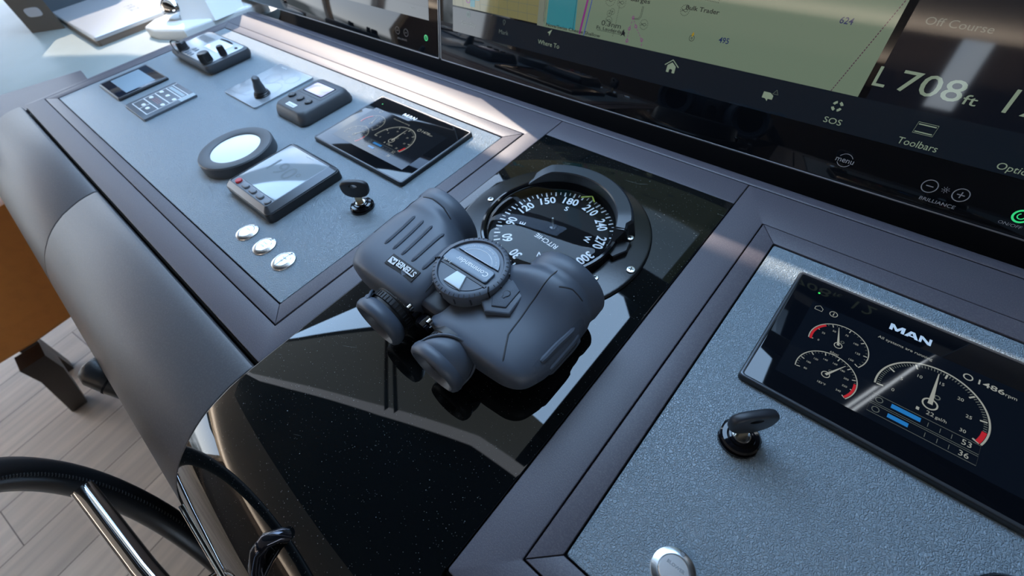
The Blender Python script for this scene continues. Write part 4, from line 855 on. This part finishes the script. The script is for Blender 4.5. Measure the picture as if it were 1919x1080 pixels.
for xx, yy, r, h in ((0.0790, -0.0345, 0.0118, 0.0175), (0.0845, -0.0010, 0.0068, 0.0180)):
    b = bmesh.new(); xx -= 0.004
    lathe(b, [(r * 1.05, 0.0213), (r * 1.05, 0.0225), (r, 0.0230), (r * 0.90, 0.0213 + h - 0.001), (r * 0.82, 0.0213 + h), (r * 0.60, 0.0213 + h - 0.0004)], xx, yy, 32); kn = part('knob', b, black_plastic, d, 'tall black knob')
    b = bmesh.new()
    for k in range(24):
        a = 2 * PI * k / 24; tube(b, [(xx + r * math.cos(a), yy + r * math.sin(a), 0.0235), (xx + r * 0.92 * math.cos(a), yy + r * 0.92 * math.sin(a), 0.0213 + h - 0.002)], 0.0006, 5)
    part('knurling', b, black_plastic, kn, None, 0)
b = bmesh.new(); lathe(b, [(0.0030, 0.0214), (0.0030, 0.0222)], 0.0740, 0.0290, 16); bmesh.ops.scale(b, vec=(1.6, 1, 1), verts=b.verts, space=Matrix.Translation((-0.0740, -0.0290, 0))); part('sensor', b, gap_black, fp)
b = bmesh.new(); lathe(b, [(0.0115, 0.0213), (0.0115, 0.0240), (0.0105, 0.0245), (0.0102, 0.0350), (0.0088, 0.0372), (0.0050, 0.0372)], -0.0420, -0.0330, 28); pg = part('plug', b, black_plastic, d, 'fat black plug')
b = bmesh.new(); cpts = []
for k in range(25):
    t_ = k / 24; a = PI * 1.15 * t_; cpts.append((-0.042 - 0.020 * math.sin(a) - 0.006 * t_, -0.033 - 0.006 * t_ - 0.010 * math.sin(a * 0.5), 0.0372 + 0.004 * math.sin(a) - 0.015 * t_ ** 1.5))
tube(b, cpts, 0.0013, 8); part('cord', b, black_plastic, pg, 'thin looping cord')

# ================================================================== SCREENS
TILT = R(74)
def screen(x0, x1, Ht, label):
    d = thing('widescreen_monitor', label, 'monitor', (0, 0.51, 0.015), (TILT, 0, 0))
    d.location.x = x0; w = x1 - x0
    b = bmesh.new(); slab(b, 0, w, 0, Ht, -0.032, -0.0020, 0.004, 0.001); part('housing', b, black_plastic, d)
    b = bmesh.new(); slab(b, 0.0006, w - 0.0006, 0.0006, Ht - 0.0006, -0.0022, 0.0, 0.003, 0.0002); g = part('cover_glass', b, glass_black, d)
    b = bmesh.new(); ring_slab(b, (-0.0004, w + 0.0004, -0.0004, Ht + 0.0004), (0.0012, w - 0.0012, 0.0012, Ht - 0.0012), -0.004, 0.0005, 0.0003, 0.004, 0.003); part('rim', b, mat('screen rim', (0.25, 0.26, 0.28), 0.3, metal=0.8), d)
    return d, g
SX0 = -0.6550
d, g = screen(SX0, 0.190, 0.43, 'wide black glass navigation monitor showing a chart, right of the vertical seam')
def sx(v): return v - SX0
z1, z2, z3 = 0.0002, 0.0004, 0.0006
b = bmesh.new(); rect(b, sx(-0.623), sx(0.165), 0.0500, 0.0850, z1); part('toolbar', b, scr_bar, g, 'dark navy toolbar', 0)
b = bmesh.new(); rect(b, sx(-0.0300), sx(0.165), 0.0850, 0.43, z1); part('data_column', b, scr_navy, g, 'near black data column', 0)
b = bmesh.new(); rect(b, sx(-0.4365), sx(-0.0370), 0.0850, 0.43, z1); ch = part('sea_chart', b, scr_green, g, 'pale green sea chart', 0)
b = bmesh.new(); rect(b, sx(-0.623), sx(-0.4480), 0.0870, 0.43, z1); ly = part('land_area', b, scr_yellow, ch, 'olive yellow land', 0)
b = bmesh.new(); rect(b, sx(-0.4480), sx(-0.4365), 0.0850, 0.43, z1); part('shore_strip', b, scr_greyw, ch, None, 0)
b = bmesh.new(); face(b, [(sx(-0.4316), 0.0890), (sx(-0.3825), 0.0890), (sx(-0.3850), 0.1300), (sx(-0.3700), 0.43), (sx(-0.4300), 0.43)], z2); part('shallow_water', b, scr_teal, ch, 'teal shallow water', 0)
# coast grid on the land
b = bmesh.new()
for k in range(9):
    x = -0.618 + k * 0.019; ribbon(b, [(sx(x), 0.0872), (sx(x + random.uniform(-.003, .003)), 0.105), (sx(x), 0.16)], 0.0004, z2)
for y in (0.096, 0.107, 0.121, 0.14): ribbon(b, [(sx(-0.56), y), (sx(-0.449), y + 0.001)], 0.0004, z2)
part('road_lines', b, scr_dimtext, ly, None, 0)
b = bmesh.new(); rect(b, sx(-0.583), sx(-0.573), 0.0900, 0.1000, z2); ribbon(b, [(sx(-0.600), 0.104), (sx(-0.590), 0.100), (sx(-0.565), 0.102), (sx(-0.555), 0.110)], 0.004, z2)
part('harbour_water', b, scr_teal, ly, None, 0)
b = bmesh.new(); ribbon(b, arcp(sx(-0.5880), 0.0985, 0.0042, 0, 360, 20), 0.0016, z3); part('marina_symbol', b, scr_magenta, ly, None, 0)
b = bmesh.new(); ribbon(b, [(sx(-0.3741), 0.0858), (sx(-0.3690), 0.1255), (sx(-0.345), 0.43)], 0.0030, z3); part('magenta_route', b, scr_magenta, ch, 'magenta route line', 0)
b = bmesh.new(); ribbon(b, [(sx(-0.3672), 0.0850), (sx(-0.3625), 0.1263), (sx(-0.338), 0.43)], 0.0010, z3); part('blue_route', b, scr_blue, ch, 'thin blue line', 0)
b = bmesh.new(); ribbon(b, [(sx(-0.3858), 0.0895), (sx(-0.3850), 0.43)], 0.0005, z3); 
for k in range(34): rect(b, sx(-0.4352), sx(-0.4346), 0.0892 + k * 0.0016, 0.0900 + k * 0.0016, z3)
ribbon(b, [(sx(-0.4372) + 0.0006 * math.sin(k * 1.7), 0.091 + k * 0.0035) for k in range(14)], 0.0004, z3)
def dotted(b, P, step=0.0016, w=0.0007):
    for i in range(len(P) - 1):
        a, c = Vector(P[i]), Vector(P[i + 1]); n = max(1, int((c - a).length / step))
        for k in range(n):
            q = a + (c - a) * k / n; rect(b, q.x - w / 2, q.x + w / 2, q.y - w / 2, q.y + w / 2, z3)
def fish(b, cx, cy, s=1.0):
    cx = sx(cx); dotted(b, arcp(cx, cy, 0.0052 * s, 0, 360, 18), 0.0016)
    P = [(cx - 0.0040 * s, cy + 0.0012 * s), (cx - 0.0018 * s, cy - 0.0004 * s), (cx + 0.0010 * s, cy - 0.0016 * s), (cx + 0.0034 * s, cy), (cx + 0.0010 * s, cy + 0.0016 * s), (cx - 0.0018 * s, cy + 0.0002 * s), (cx - 0.0040 * s, cy - 0.0014 * s)]
    ribbon(b, P, 0.0005, z3)
fish(b, -0.3195, 0.1290, 1.1); fish(b, -0.2835, 0.1107); fish(b, -0.2370, 0.1320); fish(b, -0.3360, 0.1300, 1.3); fish(b, -0.3330, 0.1075, 0.9)
dotted(b, arcp(sx(-0.3300), 0.1180, 0.0032, 0, 360, 12)); dotted(b, arcp(sx(-0.3340), 0.1155, 0.0032, 0, 360, 12))
for cx, cy in ((-0.3300, 0.1180), (-0.3340, 0.1155)): rect(b, sx(cx) - 0.0014, sx(cx) + 0.0014, cy - 0.0002, cy + 0.0002, z3); rect(b, sx(cx) - 0.0002, sx(cx) + 0.0002, cy - 0.0014, cy + 0.0014, z3)
dotted(b, [(sx(-0.3215), 0.126), (sx(-0.3225), 0.098), (sx(-0.3235), 0.090)], 0.0018)
dotted(b, [(sx(-0.2240), 0.1450), (sx(-0.2020), 0.1440), (sx(-0.2020), 0.1500)], 0.0018)
ribbon(b, [(sx(-0.2905), 0.1290), (sx(-0.2905), 0.1190), (sx(-0.2925), 0.1160), (sx(-0.2985), 0.1150)], 0.0004, z3); ribbon(b, [(sx(-0.2890), 0.1290), (sx(-0.2890), 0.1185), (sx(-0.2915), 0.1150), (sx(-0.2985), 0.1142)], 0.0004, z3)
ribbon(b, [(sx(-0.3480), 0.0975), (sx(-0.3480), 0.0950), (sx(-0.3130), 0.0950), (sx(-0.3130), 0.0975)], 0.0004, z3)
face(b, [(sx(-0.3090), 0.1020), (sx(-0.3055), 0.0935), (sx(-0.3090), 0.0955), (sx(-0.3125), 0.0935)], z3)
ribbon(b, arcp(sx(-0.2200), 0.1065, 0.0030, 0, 360, 18), 0.0005, z3); ribbon(b, arcp(sx(-0.2200), 0.1065, 0.0009, 0, 360, 10), 0.0005, z3)
TX = [text_mesh('Nova/Swiss Cheese Shallow', sx(-0.4316), 0.0868, z3, w=0.0900, h=0.0040, bold=0.012), text_mesh('0.3nm', sx(-0.3429), 0.1012, z3, w=0.0290, h=0.0060), text_mesh('Ft. Lauderdale', sx(-0.3491), 0.0962, z3, w=0.0430, h=0.0038, bold=0.012),
      text_mesh('Dhr Barges', sx(-0.3270), 0.1325, z3, w=0.0450, h=0.0045, bold=0.012), text_mesh('Bulk Trader', sx(-0.2366), 0.1332, z3, w=0.0390, h=0.0045, bold=0.012), b]
part('chart_lettering', merge(TX), scr_ink, ch, 'dark place names and symbols', 0)
for s_, x_, y_ in (('495', -0.1889, 0.1077), ('624', -0.0821, 0.1427)): part('sounding', text_mesh(s_, sx(x_), y_, z3, w=0.0114, bold=0.012), scr_inkblue, ch, 'dark blue depth figure', 0)
b = bmesh.new(); face(b, [(sx(-0.2200), 0.1075), (sx(-0.2212), 0.1100), (sx(-0.2196), 0.1132), (sx(-0.2182), 0.1105)], z3 + 0.0001); part('light_flare', b, emi('chart amber', (0.35, 0.24, 0.02), 1.0), ch, 'small amber diamond', 0)
b = bmesh.new()
for P in ([(-0.2997, 0.1157), (-0.3016, 0.1033), (-0.3020, 0.0860)], [(-0.2997, 0.1157), (-0.2935, 0.1069), (-0.2817, 0.0941), (-0.2800, 0.0860)]):
    for i in range(len(P) - 1):
        a, c = Vector((sx(P[i][0]), P[i][1])), Vector((sx(P[i + 1][0]), P[i + 1][1])); n = max(1, int((c - a).length / 0.0032))
        for k in range(n): ribbon(b, [a + (c - a) * (k / n), a + (c - a) * ((k + 0.6) / n)], 0.0006, z3)
for cx, cy in ((-0.2997, 0.1157), (-0.3016, 0.1033), (-0.2935, 0.1069), (-0.2817, 0.0941), (-0.3015, 0.0900)): ribbon(b, arcp(sx(cx), cy, 0.0015, 0, 360, 10), 0.0007, z3 + 0.0001)
part('track_marks', b, scr_magenta, ch, 'dashed magenta tracks', 0)
b = bmesh.new(); a, c = Vector((sx(-0.0615), 0.0852)), Vector((sx(0.0350), 0.43)); n = 150
a = Vector((sx(-0.0615), 0.0852)); c = a + (Vector((sx(-0.0388), 0.1669)) - Vector((sx(-0.0615), 0.0826))).normalized() * 0.10
for k in range(40): ribbon(b, [a + (c - a) * (k / 40), a + (c - a) * ((k + 0.65) / 40)], 0.0008, z3)
part('boundary_line', b, emi('dark magenta', (0.07, 0.012, 0.05), 1.0), ch, 'dashed dark red line', 0)
for s_, x_, w_, h_ in (('L', -0.0315, None, 0.0180), ('708', -0.0121, 0.0494, 0.0185), ('ft', 0.0390, 0.0105, 0.0085), ('1', 0.0680, None, 0.0200), ('2', 0.0800, None, 0.0200)):
    part('course_figure', text_mesh(s_, sx(x_), 0.0976, z2, w=w_, h=h_, bold=0.004), scr_text, g, 'large pale green figure', 0)
part('data_title', text_mesh('Off Course', sx(-0.0180), 0.1516, z2, w=0.0480, h=0.0062), scr_dimtext, g, 'dim green heading', 0)
for s_, x_, y_, w_, h_ in (('Where To', -0.4432, 0.0622, 0.0385, 0.0060), ('SOS', -0.0555, 0.0556, 0.0168, 0.0060), ('Toolbars', 0.0125, 0.0536, 0.0325, 0.0066), ('Options', 0.0900, 0.0535, 0.0300, 0.0062)):
    part('toolbar_word', text_mesh(s_, sx(x_), y_, z2, w=w_, h=h_), scr_text, g, 'pale green toolbar word', 0)
def icon(name, bm): part(name, bm, scr_text, g, 'pale green icon', 0)
b = bmesh.new(); face(b, [(sx(-0.4200), 0.0838), (sx(-0.4280), 0.0790), (sx(-0.4250), 0.0785), (sx(-0.4245), 0.0750)], z2); icon('arrow_icon', b)
b = bmesh.new(); hx = sx(-0.2348)
face(b, [(hx - 0.0055, 0.0662), (hx - 0.0020, 0.0662), (hx - 0.0020, 0.0695), (hx, 0.0705), (hx, 0.0778), (hx - 0.0055, 0.0738)], z2); face(b, [(hx + 0.0055, 0.0662), (hx + 0.0055, 0.0738), (hx, 0.0778), (hx, 0.0705), (hx + 0.0020, 0.0695), (hx + 0.0020, 0.0662)], z2)
ribbon(b, [(hx - 0.0090, 0.0735), (hx, 0.0805), (hx + 0.0090, 0.0735)], 0.0012, z2); icon('home_icon', b)
b = bmesh.new(); qx = sx(-0.1165); face(b, [(qx - 0.0060, 0.0705), (qx - 0.0060, 0.0640), (qx - 0.0025, 0.0640), (qx + 0.0005, 0.0615), (qx + 0.0005, 0.0640), (qx + 0.0050, 0.0640), (qx + 0.0050, 0.0680), (qx + 0.0010, 0.0705)], z2)
ribbon(b, [(qx + 0.0035, 0.0700), (qx + 0.0062, 0.0745), (qx + 0.0090, 0.0700)], 0.0004, z2, True); icon('message_icon', b)
b = bmesh.new(); rx = sx(-0.0497)
for k in range(4): ribbon(b, arcp(rx, 0.0727, 0.0040, 90 * k + 18, 90 * k + 72, 8), 0.0024, z2)
icon('lifebuoy_icon', b)
b = bmesh.new(); tx0 = sx(0.0275); ribbon(b, [(tx0 - 0.0080, 0.0660), (tx0 + 0.0080, 0.0660), (tx0 + 0.0080, 0.0760), (tx0 - 0.0080, 0.0760)], 0.0004, z2, True); rect(b, tx0 - 0.0070, tx0 + 0.0070, 0.0670, 0.0680, z2); rect(b, tx0 - 0.0070, tx0 + 0.0070, 0.0738, 0.0748, z2); icon('toolbars_icon', b)
b = bmesh.new(); ribbon(b, arcp(sx(0.1050), 0.0700, 0.0012, 0, 360, 10), 0.0012, z2); icon('options_icon', b)
b = bmesh.new(); ribbon(b, arcp(sx(-0.5870), 0.0787, 0.0036, 0, 360, 18), 0.0012, z2)
part('standby_icon', merge([b, text_mesh('A', sx(-0.5870), 0.0787, z2, h=0.0040, center=True)]), emi('dim green', (0.01, 0.09, 0.06), 1.0), g, None, 0)
b = bmesh.new(); ribbon(b, arcp(sx(-0.5105), 0.0800, 0.0022, -40, 220, 12), 0.0008, z2); ribbon(b, [(sx(-0.5122), 0.0785), (sx(-0.5105), 0.0755), (sx(-0.5088), 0.0785)], 0.0008, z2)
part('dim_icons', merge([text_mesh('Standby', sx(-0.6028), 0.0630, z2, w=0.0330, h=0.0060), text_mesh('Mark', sx(-0.5200), 0.0630, z2, w=0.0190, h=0.0060), b]), scr_dimtext, g, 'dim toolbar words', 0)
def tkey(name, bm): part(name, bm, key_print, g, 'grey printed key', 0)
b = bmesh.new(); mxx = sx(-0.0190)
for a0, a1 in ((28, 152), (208, 332)): ribbon(b, arcp(mxx, 0.0245, 0.0068, a0, a1, 16), 0.0006, z2)
tkey('menu_key', merge([b, text_mesh('menu', mxx - 0.0085, 0.0222, z2, w=0.0170, h=0.0058, bold=0.004)]))
for k, cx in enumerate((0.0572, 0.0822)):
    b = bmesh.new(); ribbon(b, arcp(sx(cx), 0.0232, 0.0062, 0, 360, 28), 0.0008, z2); rect(b, sx(cx) - 0.0030, sx(cx) + 0.0030, 0.0228, 0.0237, z2)
    if k: rect(b, sx(cx) - 0.00045, sx(cx) + 0.00045, 0.0203, 0.0262, z2)
    tkey('brightness_key', b)
b = bmesh.new(); ribbon(b, arcp(sx(0.0697), 0.0239, 0.0011, 0, 360, 12), 0.0005, z2)
for k in range(8):
    a = R(45 * k); ribbon(b, [(sx(0.0697) + 0.0019 * math.cos(a), 0.0239 + 0.0019 * math.sin(a)), (sx(0.0697) + 0.0032 * math.cos(a), 0.0239 + 0.0032 * math.sin(a))], 0.0004, z2)
tkey('sun_symbol', b)
tkey('key_caption', text_mesh('BRILLIANCE', sx(0.0556), 0.0090, z2, w=0.0290, h=0.0034, bold=0.004))
tkey('key_caption', text_mesh('ON/OFF', sx(0.1180), 0.0090, z2, w=0.0170, h=0.0030))
b = bmesh.new(); ribbon(b, arcp(sx(0.1290), 0.0200, 0.0056, 0, 360, 28), 0.0016, z2); ribbon(b, arcp(sx(0.1290), 0.0200, 0.0026, 120, 420, 16), 0.0008, z2); part('power_light', b, scr_power, g, 'glowing green power ring', 0)

d, g = screen(-1.500, -0.6585, 0.13, 'wide black glass monitor with blank dark screen, left of the vertical seam')
def sx(v): return v + 1.500
b = bmesh.new(); face(b, [(sx(-1.46), 0.0560), (sx(-0.6830), 0.0560), (sx(-0.6830), 0.125), (sx(-1.46), 0.125)], z1); part('screen_area', b, scr_navy, g, None, 0)
b = bmesh.new(); face(b, [(sx(-1.46), 0.0560), (sx(-0.6830), 0.0560), (sx(-0.6830), 0.0750), (sx(-1.46), 0.0750)], z2); part('toolbar', b, emi('dim blue bar', (0.006, 0.011, 0.02), 1), g, None, 0)
b = bmesh.new(); ribbon(b, arcp(sx(-0.6925), 0.0278, 0.0040, 0, 360, 24), 0.0016, z2); rect(b, sx(-0.6925) - 0.0006, sx(-0.6925) + 0.0006, 0.0262, 0.0296, z2); part('power_light', b, scr_power, g, 'glowing green power ring', 0)
b = bmesh.new()
for cx in (-0.7728, -0.7480): ribbon(b, arcp(sx(cx), 0.0270, 0.0060, 0, 360, 24), 0.0007, z2); rect(b, sx(cx) - 0.0030, sx(cx) + 0.0030, 0.0266, 0.0273, z2)
part('touch_keys', merge([b, text_mesh('BRILLIANCE', sx(-0.7740), 0.0130, z2, w=0.0270, h=0.0032)]), mat('faint touch print', (0.06, 0.06, 0.065), 0.3), g, 'faint printed touch keys', 0)
TX = []
for k in range(3): b = bmesh.new(); lathe(b, [(0.0008, z3), (0.0008, z3 + 0.0001)], sx(-0.7300) + k * 0.0045, 0.0690, 10); TX.append(b)
part('menu_dots', merge(TX), scr_dimtext, g, None, 0)

# ================================================================== WHEEL, LEVERS
wc = Vector((-0.291, -0.260, -0.170)); wr = 0.252
d = thing('steering_wheel', 'black leather steering wheel rim with polished chrome spokes at the front of the helm', 'steering wheel', tuple(wc))
b = bmesh.new(); tube(b, [(wr * math.cos(2 * PI * k / 96), 0, wr * math.sin(2 * PI * k / 96)) for k in range(96)], 0.0168, 20, closed=True); rim = part('rim', b, wheel_leather, d, None, 80)
b = bmesh.new()
for k in range(0, 300):
    a = 2 * PI * k / 300; c, s = math.cos(a), math.sin(a); q = a + 0.008
    # stitches along the inner edge facing the spokes
    p = Vector(((wr - 0.0120) * c, 0.0122, (wr - 0.0120) * s)); p2 = Vector(((wr - 0.0140) * math.cos(q), 0.0098, (wr - 0.0140) * math.sin(q)))
    tube(b, [p, (p + p2) / 2 + Vector((0, 0.0006, 0)), p2], 0.0007, 5)
part('stitching', b, thread, rim, None, 0)
for a in (174, 54, 294):
    b = bmesh.new(); c, s = math.cos(R(a)), math.sin(R(a)); tube(b, [(0.035 * c, 0.02, 0.035 * s), (0.10 * c, 0.012, 0.10 * s), ((wr - 0.010) * c, 0, (wr - 0.010) * s)], 0.0115, 24); part('spoke', b, chrome, d, 'polished chrome spoke', 80)
b = bmesh.new(); ylathe(b, [(0.030, -0.014), (0.046, -0.010), (0.050, 0.004), (0.044, 0.030), (0.030, 0.085)], 0, 0); part('hub', b, gloss_plastic, d)
d = thing('stalk_lever', 'short bent glossy black lever rising from the front of the gloss panel', 'lever', (-0.2140, -0.0985, -0.0150))
b = bmesh.new(); tube(b, [(0.010, 0.014, -0.006), (0.003, 0.0065, 0.0090), (-0.002, -0.002, 0.0100), (-0.004, -0.012, 0.0040), (-0.002, -0.022, -0.0080), (0.003, -0.032, -0.026)], [0.0046, 0.0055, 0.0060, 0.0062, 0.0064, 0.0066], 18); part('arm', b, dark_chrome, d, None, 80)
b = bmesh.new(); lathe(b, [(0.0088, -0.010), (0.0088, -0.0035), (0.0075, -0.0020)], 0.010, 0.014, 20); part('foot', b, gloss_plastic, d)
d = thing('seat_lever', 'rounded black lever knob poking out from under the padded roll', 'lever', (-0.6360, -0.1700, -0.0950))
b = bmesh.new(); tube(b, [(0.055, 0.020, -0.050), (0.040, 0.010, -0.035), (0.020, 0.002, -0.016), (0.004, -0.004, -0.001), (-0.004, -0.007, 0.006), (-0.007, -0.008, 0.009)], [0.014, 0.017, 0.0195, 0.0205, 0.015, 0.006], 20); kb = part('knob', b, black_plastic, d, None, 80)
b = bmesh.new(); tube(b, [(0.0195, 0.0018, -0.0155), (0.0180, 0.0010, -0.0140)], 0.0202, 24); part('seam_ring', b, gap_black, kb)

# ================================================================== TABLE, CHAIR AND WHAT LIES ON THE TABLE
TZ = -0.020
d = thing('side_table', 'pale grey stone topped table beyond the far end of the console', 'table', (-2.3, 0.45, FL))
b = bmesh.new(); slab(b, -1.30, 0.945, -0.62, 0.75, -FL + TZ - 0.04, -FL + TZ, 0.02, 0.003); part('tabletop', b, table_m, d)
for x in (-1.1, 0.3): 
    b = bmesh.new(); slab(b, x - 0.05, x + 0.05, 0.1, 0.5, 0.0, -FL + TZ - 0.0405, 0.01, 0.001); part('leg', b, dark_wood, d)
d = thing('laptop', 'thin silver grey closed laptop lying on the pale table', 'laptop', (-1.815, 0.320, TZ))
lz = 0.022
b = bmesh.new(); slab(b, -0.1950, 0.2050, -0.1280, 0.1400, 0.0, 0.0130, 0.006, 0.001); part('base', b, brown_edge, d, 'brown underside edge')
b = bmesh.new(); slab(b, -0.1965, 0.2065, -0.1300, 0.1415, 0.0132, lz, 0.006, 0.003); ld = part('lid', b, silver_case, d)
lettering(ld, [text_mesh('F R Z', 0.030, 0.004, lz + 0.0002, w=0.070)], grey_print, 'lid_lettering', 'faint grey letters')
d = thing('carry_case', 'grey brown upright case with a pale rounded label at the top left corner', 'case', (-1.985, 0.180, TZ))
b = bmesh.new(); P = [(0.018, -0.068), (0.088, 0.002), (0.020, 0.004), (-0.09, 0.0), (-0.10, -0.03)]
loft(b, [[(x, y, 0) for x, y in P], [(x, y, 0.28) for x, y in P]]); part('case_body', b, case_brown, d)
b = bmesh.new(); n_ = Vector((0.07, 0.07, 0)).normalized(); T = Vector((n_.x, n_.y, 0)); O = Vector((0.018, -0.068, 0)); nn = Vector((n_.y, -n_.x, 0))
lp = [O + T * (0.050 + u * 0.022) + Vector((0, 0, 0.048 + w_ * 0.011)) for u, w_ in [(math.copysign(abs(math.cos(t_)) ** 0.55, math.cos(t_)), math.copysign(abs(math.sin(t_)) ** 0.55, math.sin(t_))) for t_ in [2 * PI * k / 32 for k in range(32)]]]
loft(b, [[p + nn * -0.001 for p in lp], [p + nn * 0.0012 for p in lp]]); part('name_label', b, pale_label, d, 'pale rounded label')
b = bmesh.new(); slab(b, -0.19, 0.19, -0.17, 0.17, 0, 0.30, 0.03, 0.02); single('storage_pouch', b, case_blue, 'slate grey bulky pouch behind the laptop and the upright case', 'pouch', (-2.295, 0.330, TZ))
d = thing('phone_stand', 'white moulded stand with a polished metal ball beside the radio end of the console', 'stand', (-1.545, 0.372, TZ))
b = bmesh.new()
P = [(0.180, 0.175), (0.160, 0.060), (0.150, -0.035), (0.060, -0.075), (0.010, -0.080), (-0.020, -0.045), (-0.025, 0.02), (0.02, 0.06), (0.06, 0.18)]
bevpoly(b, P, 0, 0.024, 0.007); part('base', b, white_fab, d, None, 40)
b = bmesh.new(); loft(b, [[(0.080, -0.010, 0.020), (0.165, 0.040, 0.020), (0.165, 0.120, 0.020), (0.060, 0.120, 0.020)], [(0.055, 0.020, 0.10), (0.110, 0.060, 0.10), (0.105, 0.150, 0.10), (0.030, 0.130, 0.10)], [(0.030, 0.030, 0.22), (0.080, 0.070, 0.22), (0.08, 0.16, 0.22), (0.0, 0.13, 0.22)]]); part('upright', b, white_fab, d)
b = bmesh.new(); bmesh.ops.create_uvsphere(b, u_segments=28, v_segments=16, radius=0.030); bmesh.ops.translate(b, vec=(0.046, 0.000, 0.042), verts=b.verts); part('ball', b, chrome, d, 'polished metal ball', 180)

# chair: upright back slab in orange leather, leaning dark legs
d = thing('dining_chair', 'orange tan leather chair with dark wooden legs half hidden below the console roll', 'chair', (-1.70, -0.40, FL))
def ch_(bm): bmesh.ops.translate(bm, vec=(1.70, 0.40, -FL), verts=bm.verts); return bm
b = bmesh.new(); N = []
def cpan(x, o=0):  # outline of the side panel in y,z
    return [(x, -0.66 + o, -0.48), (x, -0.645 + o, -0.515), (x, -0.60 + o, -0.540 + o), (x, -0.52, -0.553 + o), (x, -0.44, -0.555 + o), (x, -0.30, -0.545 + o), (x, -0.05, -0.535 + o), (x, -0.05, -0.215 - o), (x, -0.20, -0.212 - o), (x, -0.40, -0.215 - o), (x, -0.62 + o, -0.23 - o), (x, -0.655 + o, -0.26)]
loft(b, [[(p[0] - 0.06 * 0, p[1], p[2]) for p in cpan(-1.585, 0.006)], cpan(-1.578, 0.001), cpan(-1.540, 0.0), cpan(-1.530, 0.001), cpan(-1.526, 0.007)]); cb = part('backrest', ch_(b), orange, d)
b = bmesh.new(); tube(b, [(p[0], p[1], p[2]) for p in cpan(-1.527, 0.009)], 0.0012, 6, closed=True); part('piping', ch_(b), mat('pale orange thread', (0.5, 0.2, 0.05), 0.6), cb)
b = bmesh.new(); slab(b, -2.03, -1.590, -0.60, -0.10, -0.565, -0.49, 0.05, 0.02); part('seat', ch_(b), orange, d)
for (tx_, ty_, bx_, by_) in ((-1.535, -0.475, -1.785, -0.612), (-1.535, -0.14, -1.70, -0.08), (-1.98, -0.56, -2.00, -0.60), (-1.98, -0.14, -2.00, -0.10)):
    b = bmesh.new(); w = 0.022
    T0 = Vector((tx_, ty_, -0.585)); B0 = Vector((bx_, by_, FL)); A = Vector((tx_ - 0.015, ty_ - 0.008, -0.66))
    def sq(c, w, h): return [(c.x - w, c.y - h, c.z), (c.x + w, c.y - h, c.z), (c.x + w, c.y + h, c.z), (c.x - w, c.y + h, c.z)]
    loft(b, [sq(B0, 0.020, 0.024), sq(B0 + (A - B0) * 0.05, 0.022, 0.026), sq(A, 0.034, 0.030), sq(T0, 0.036, 0.032)]); part('leg', ch_(b), dark_wood, d)
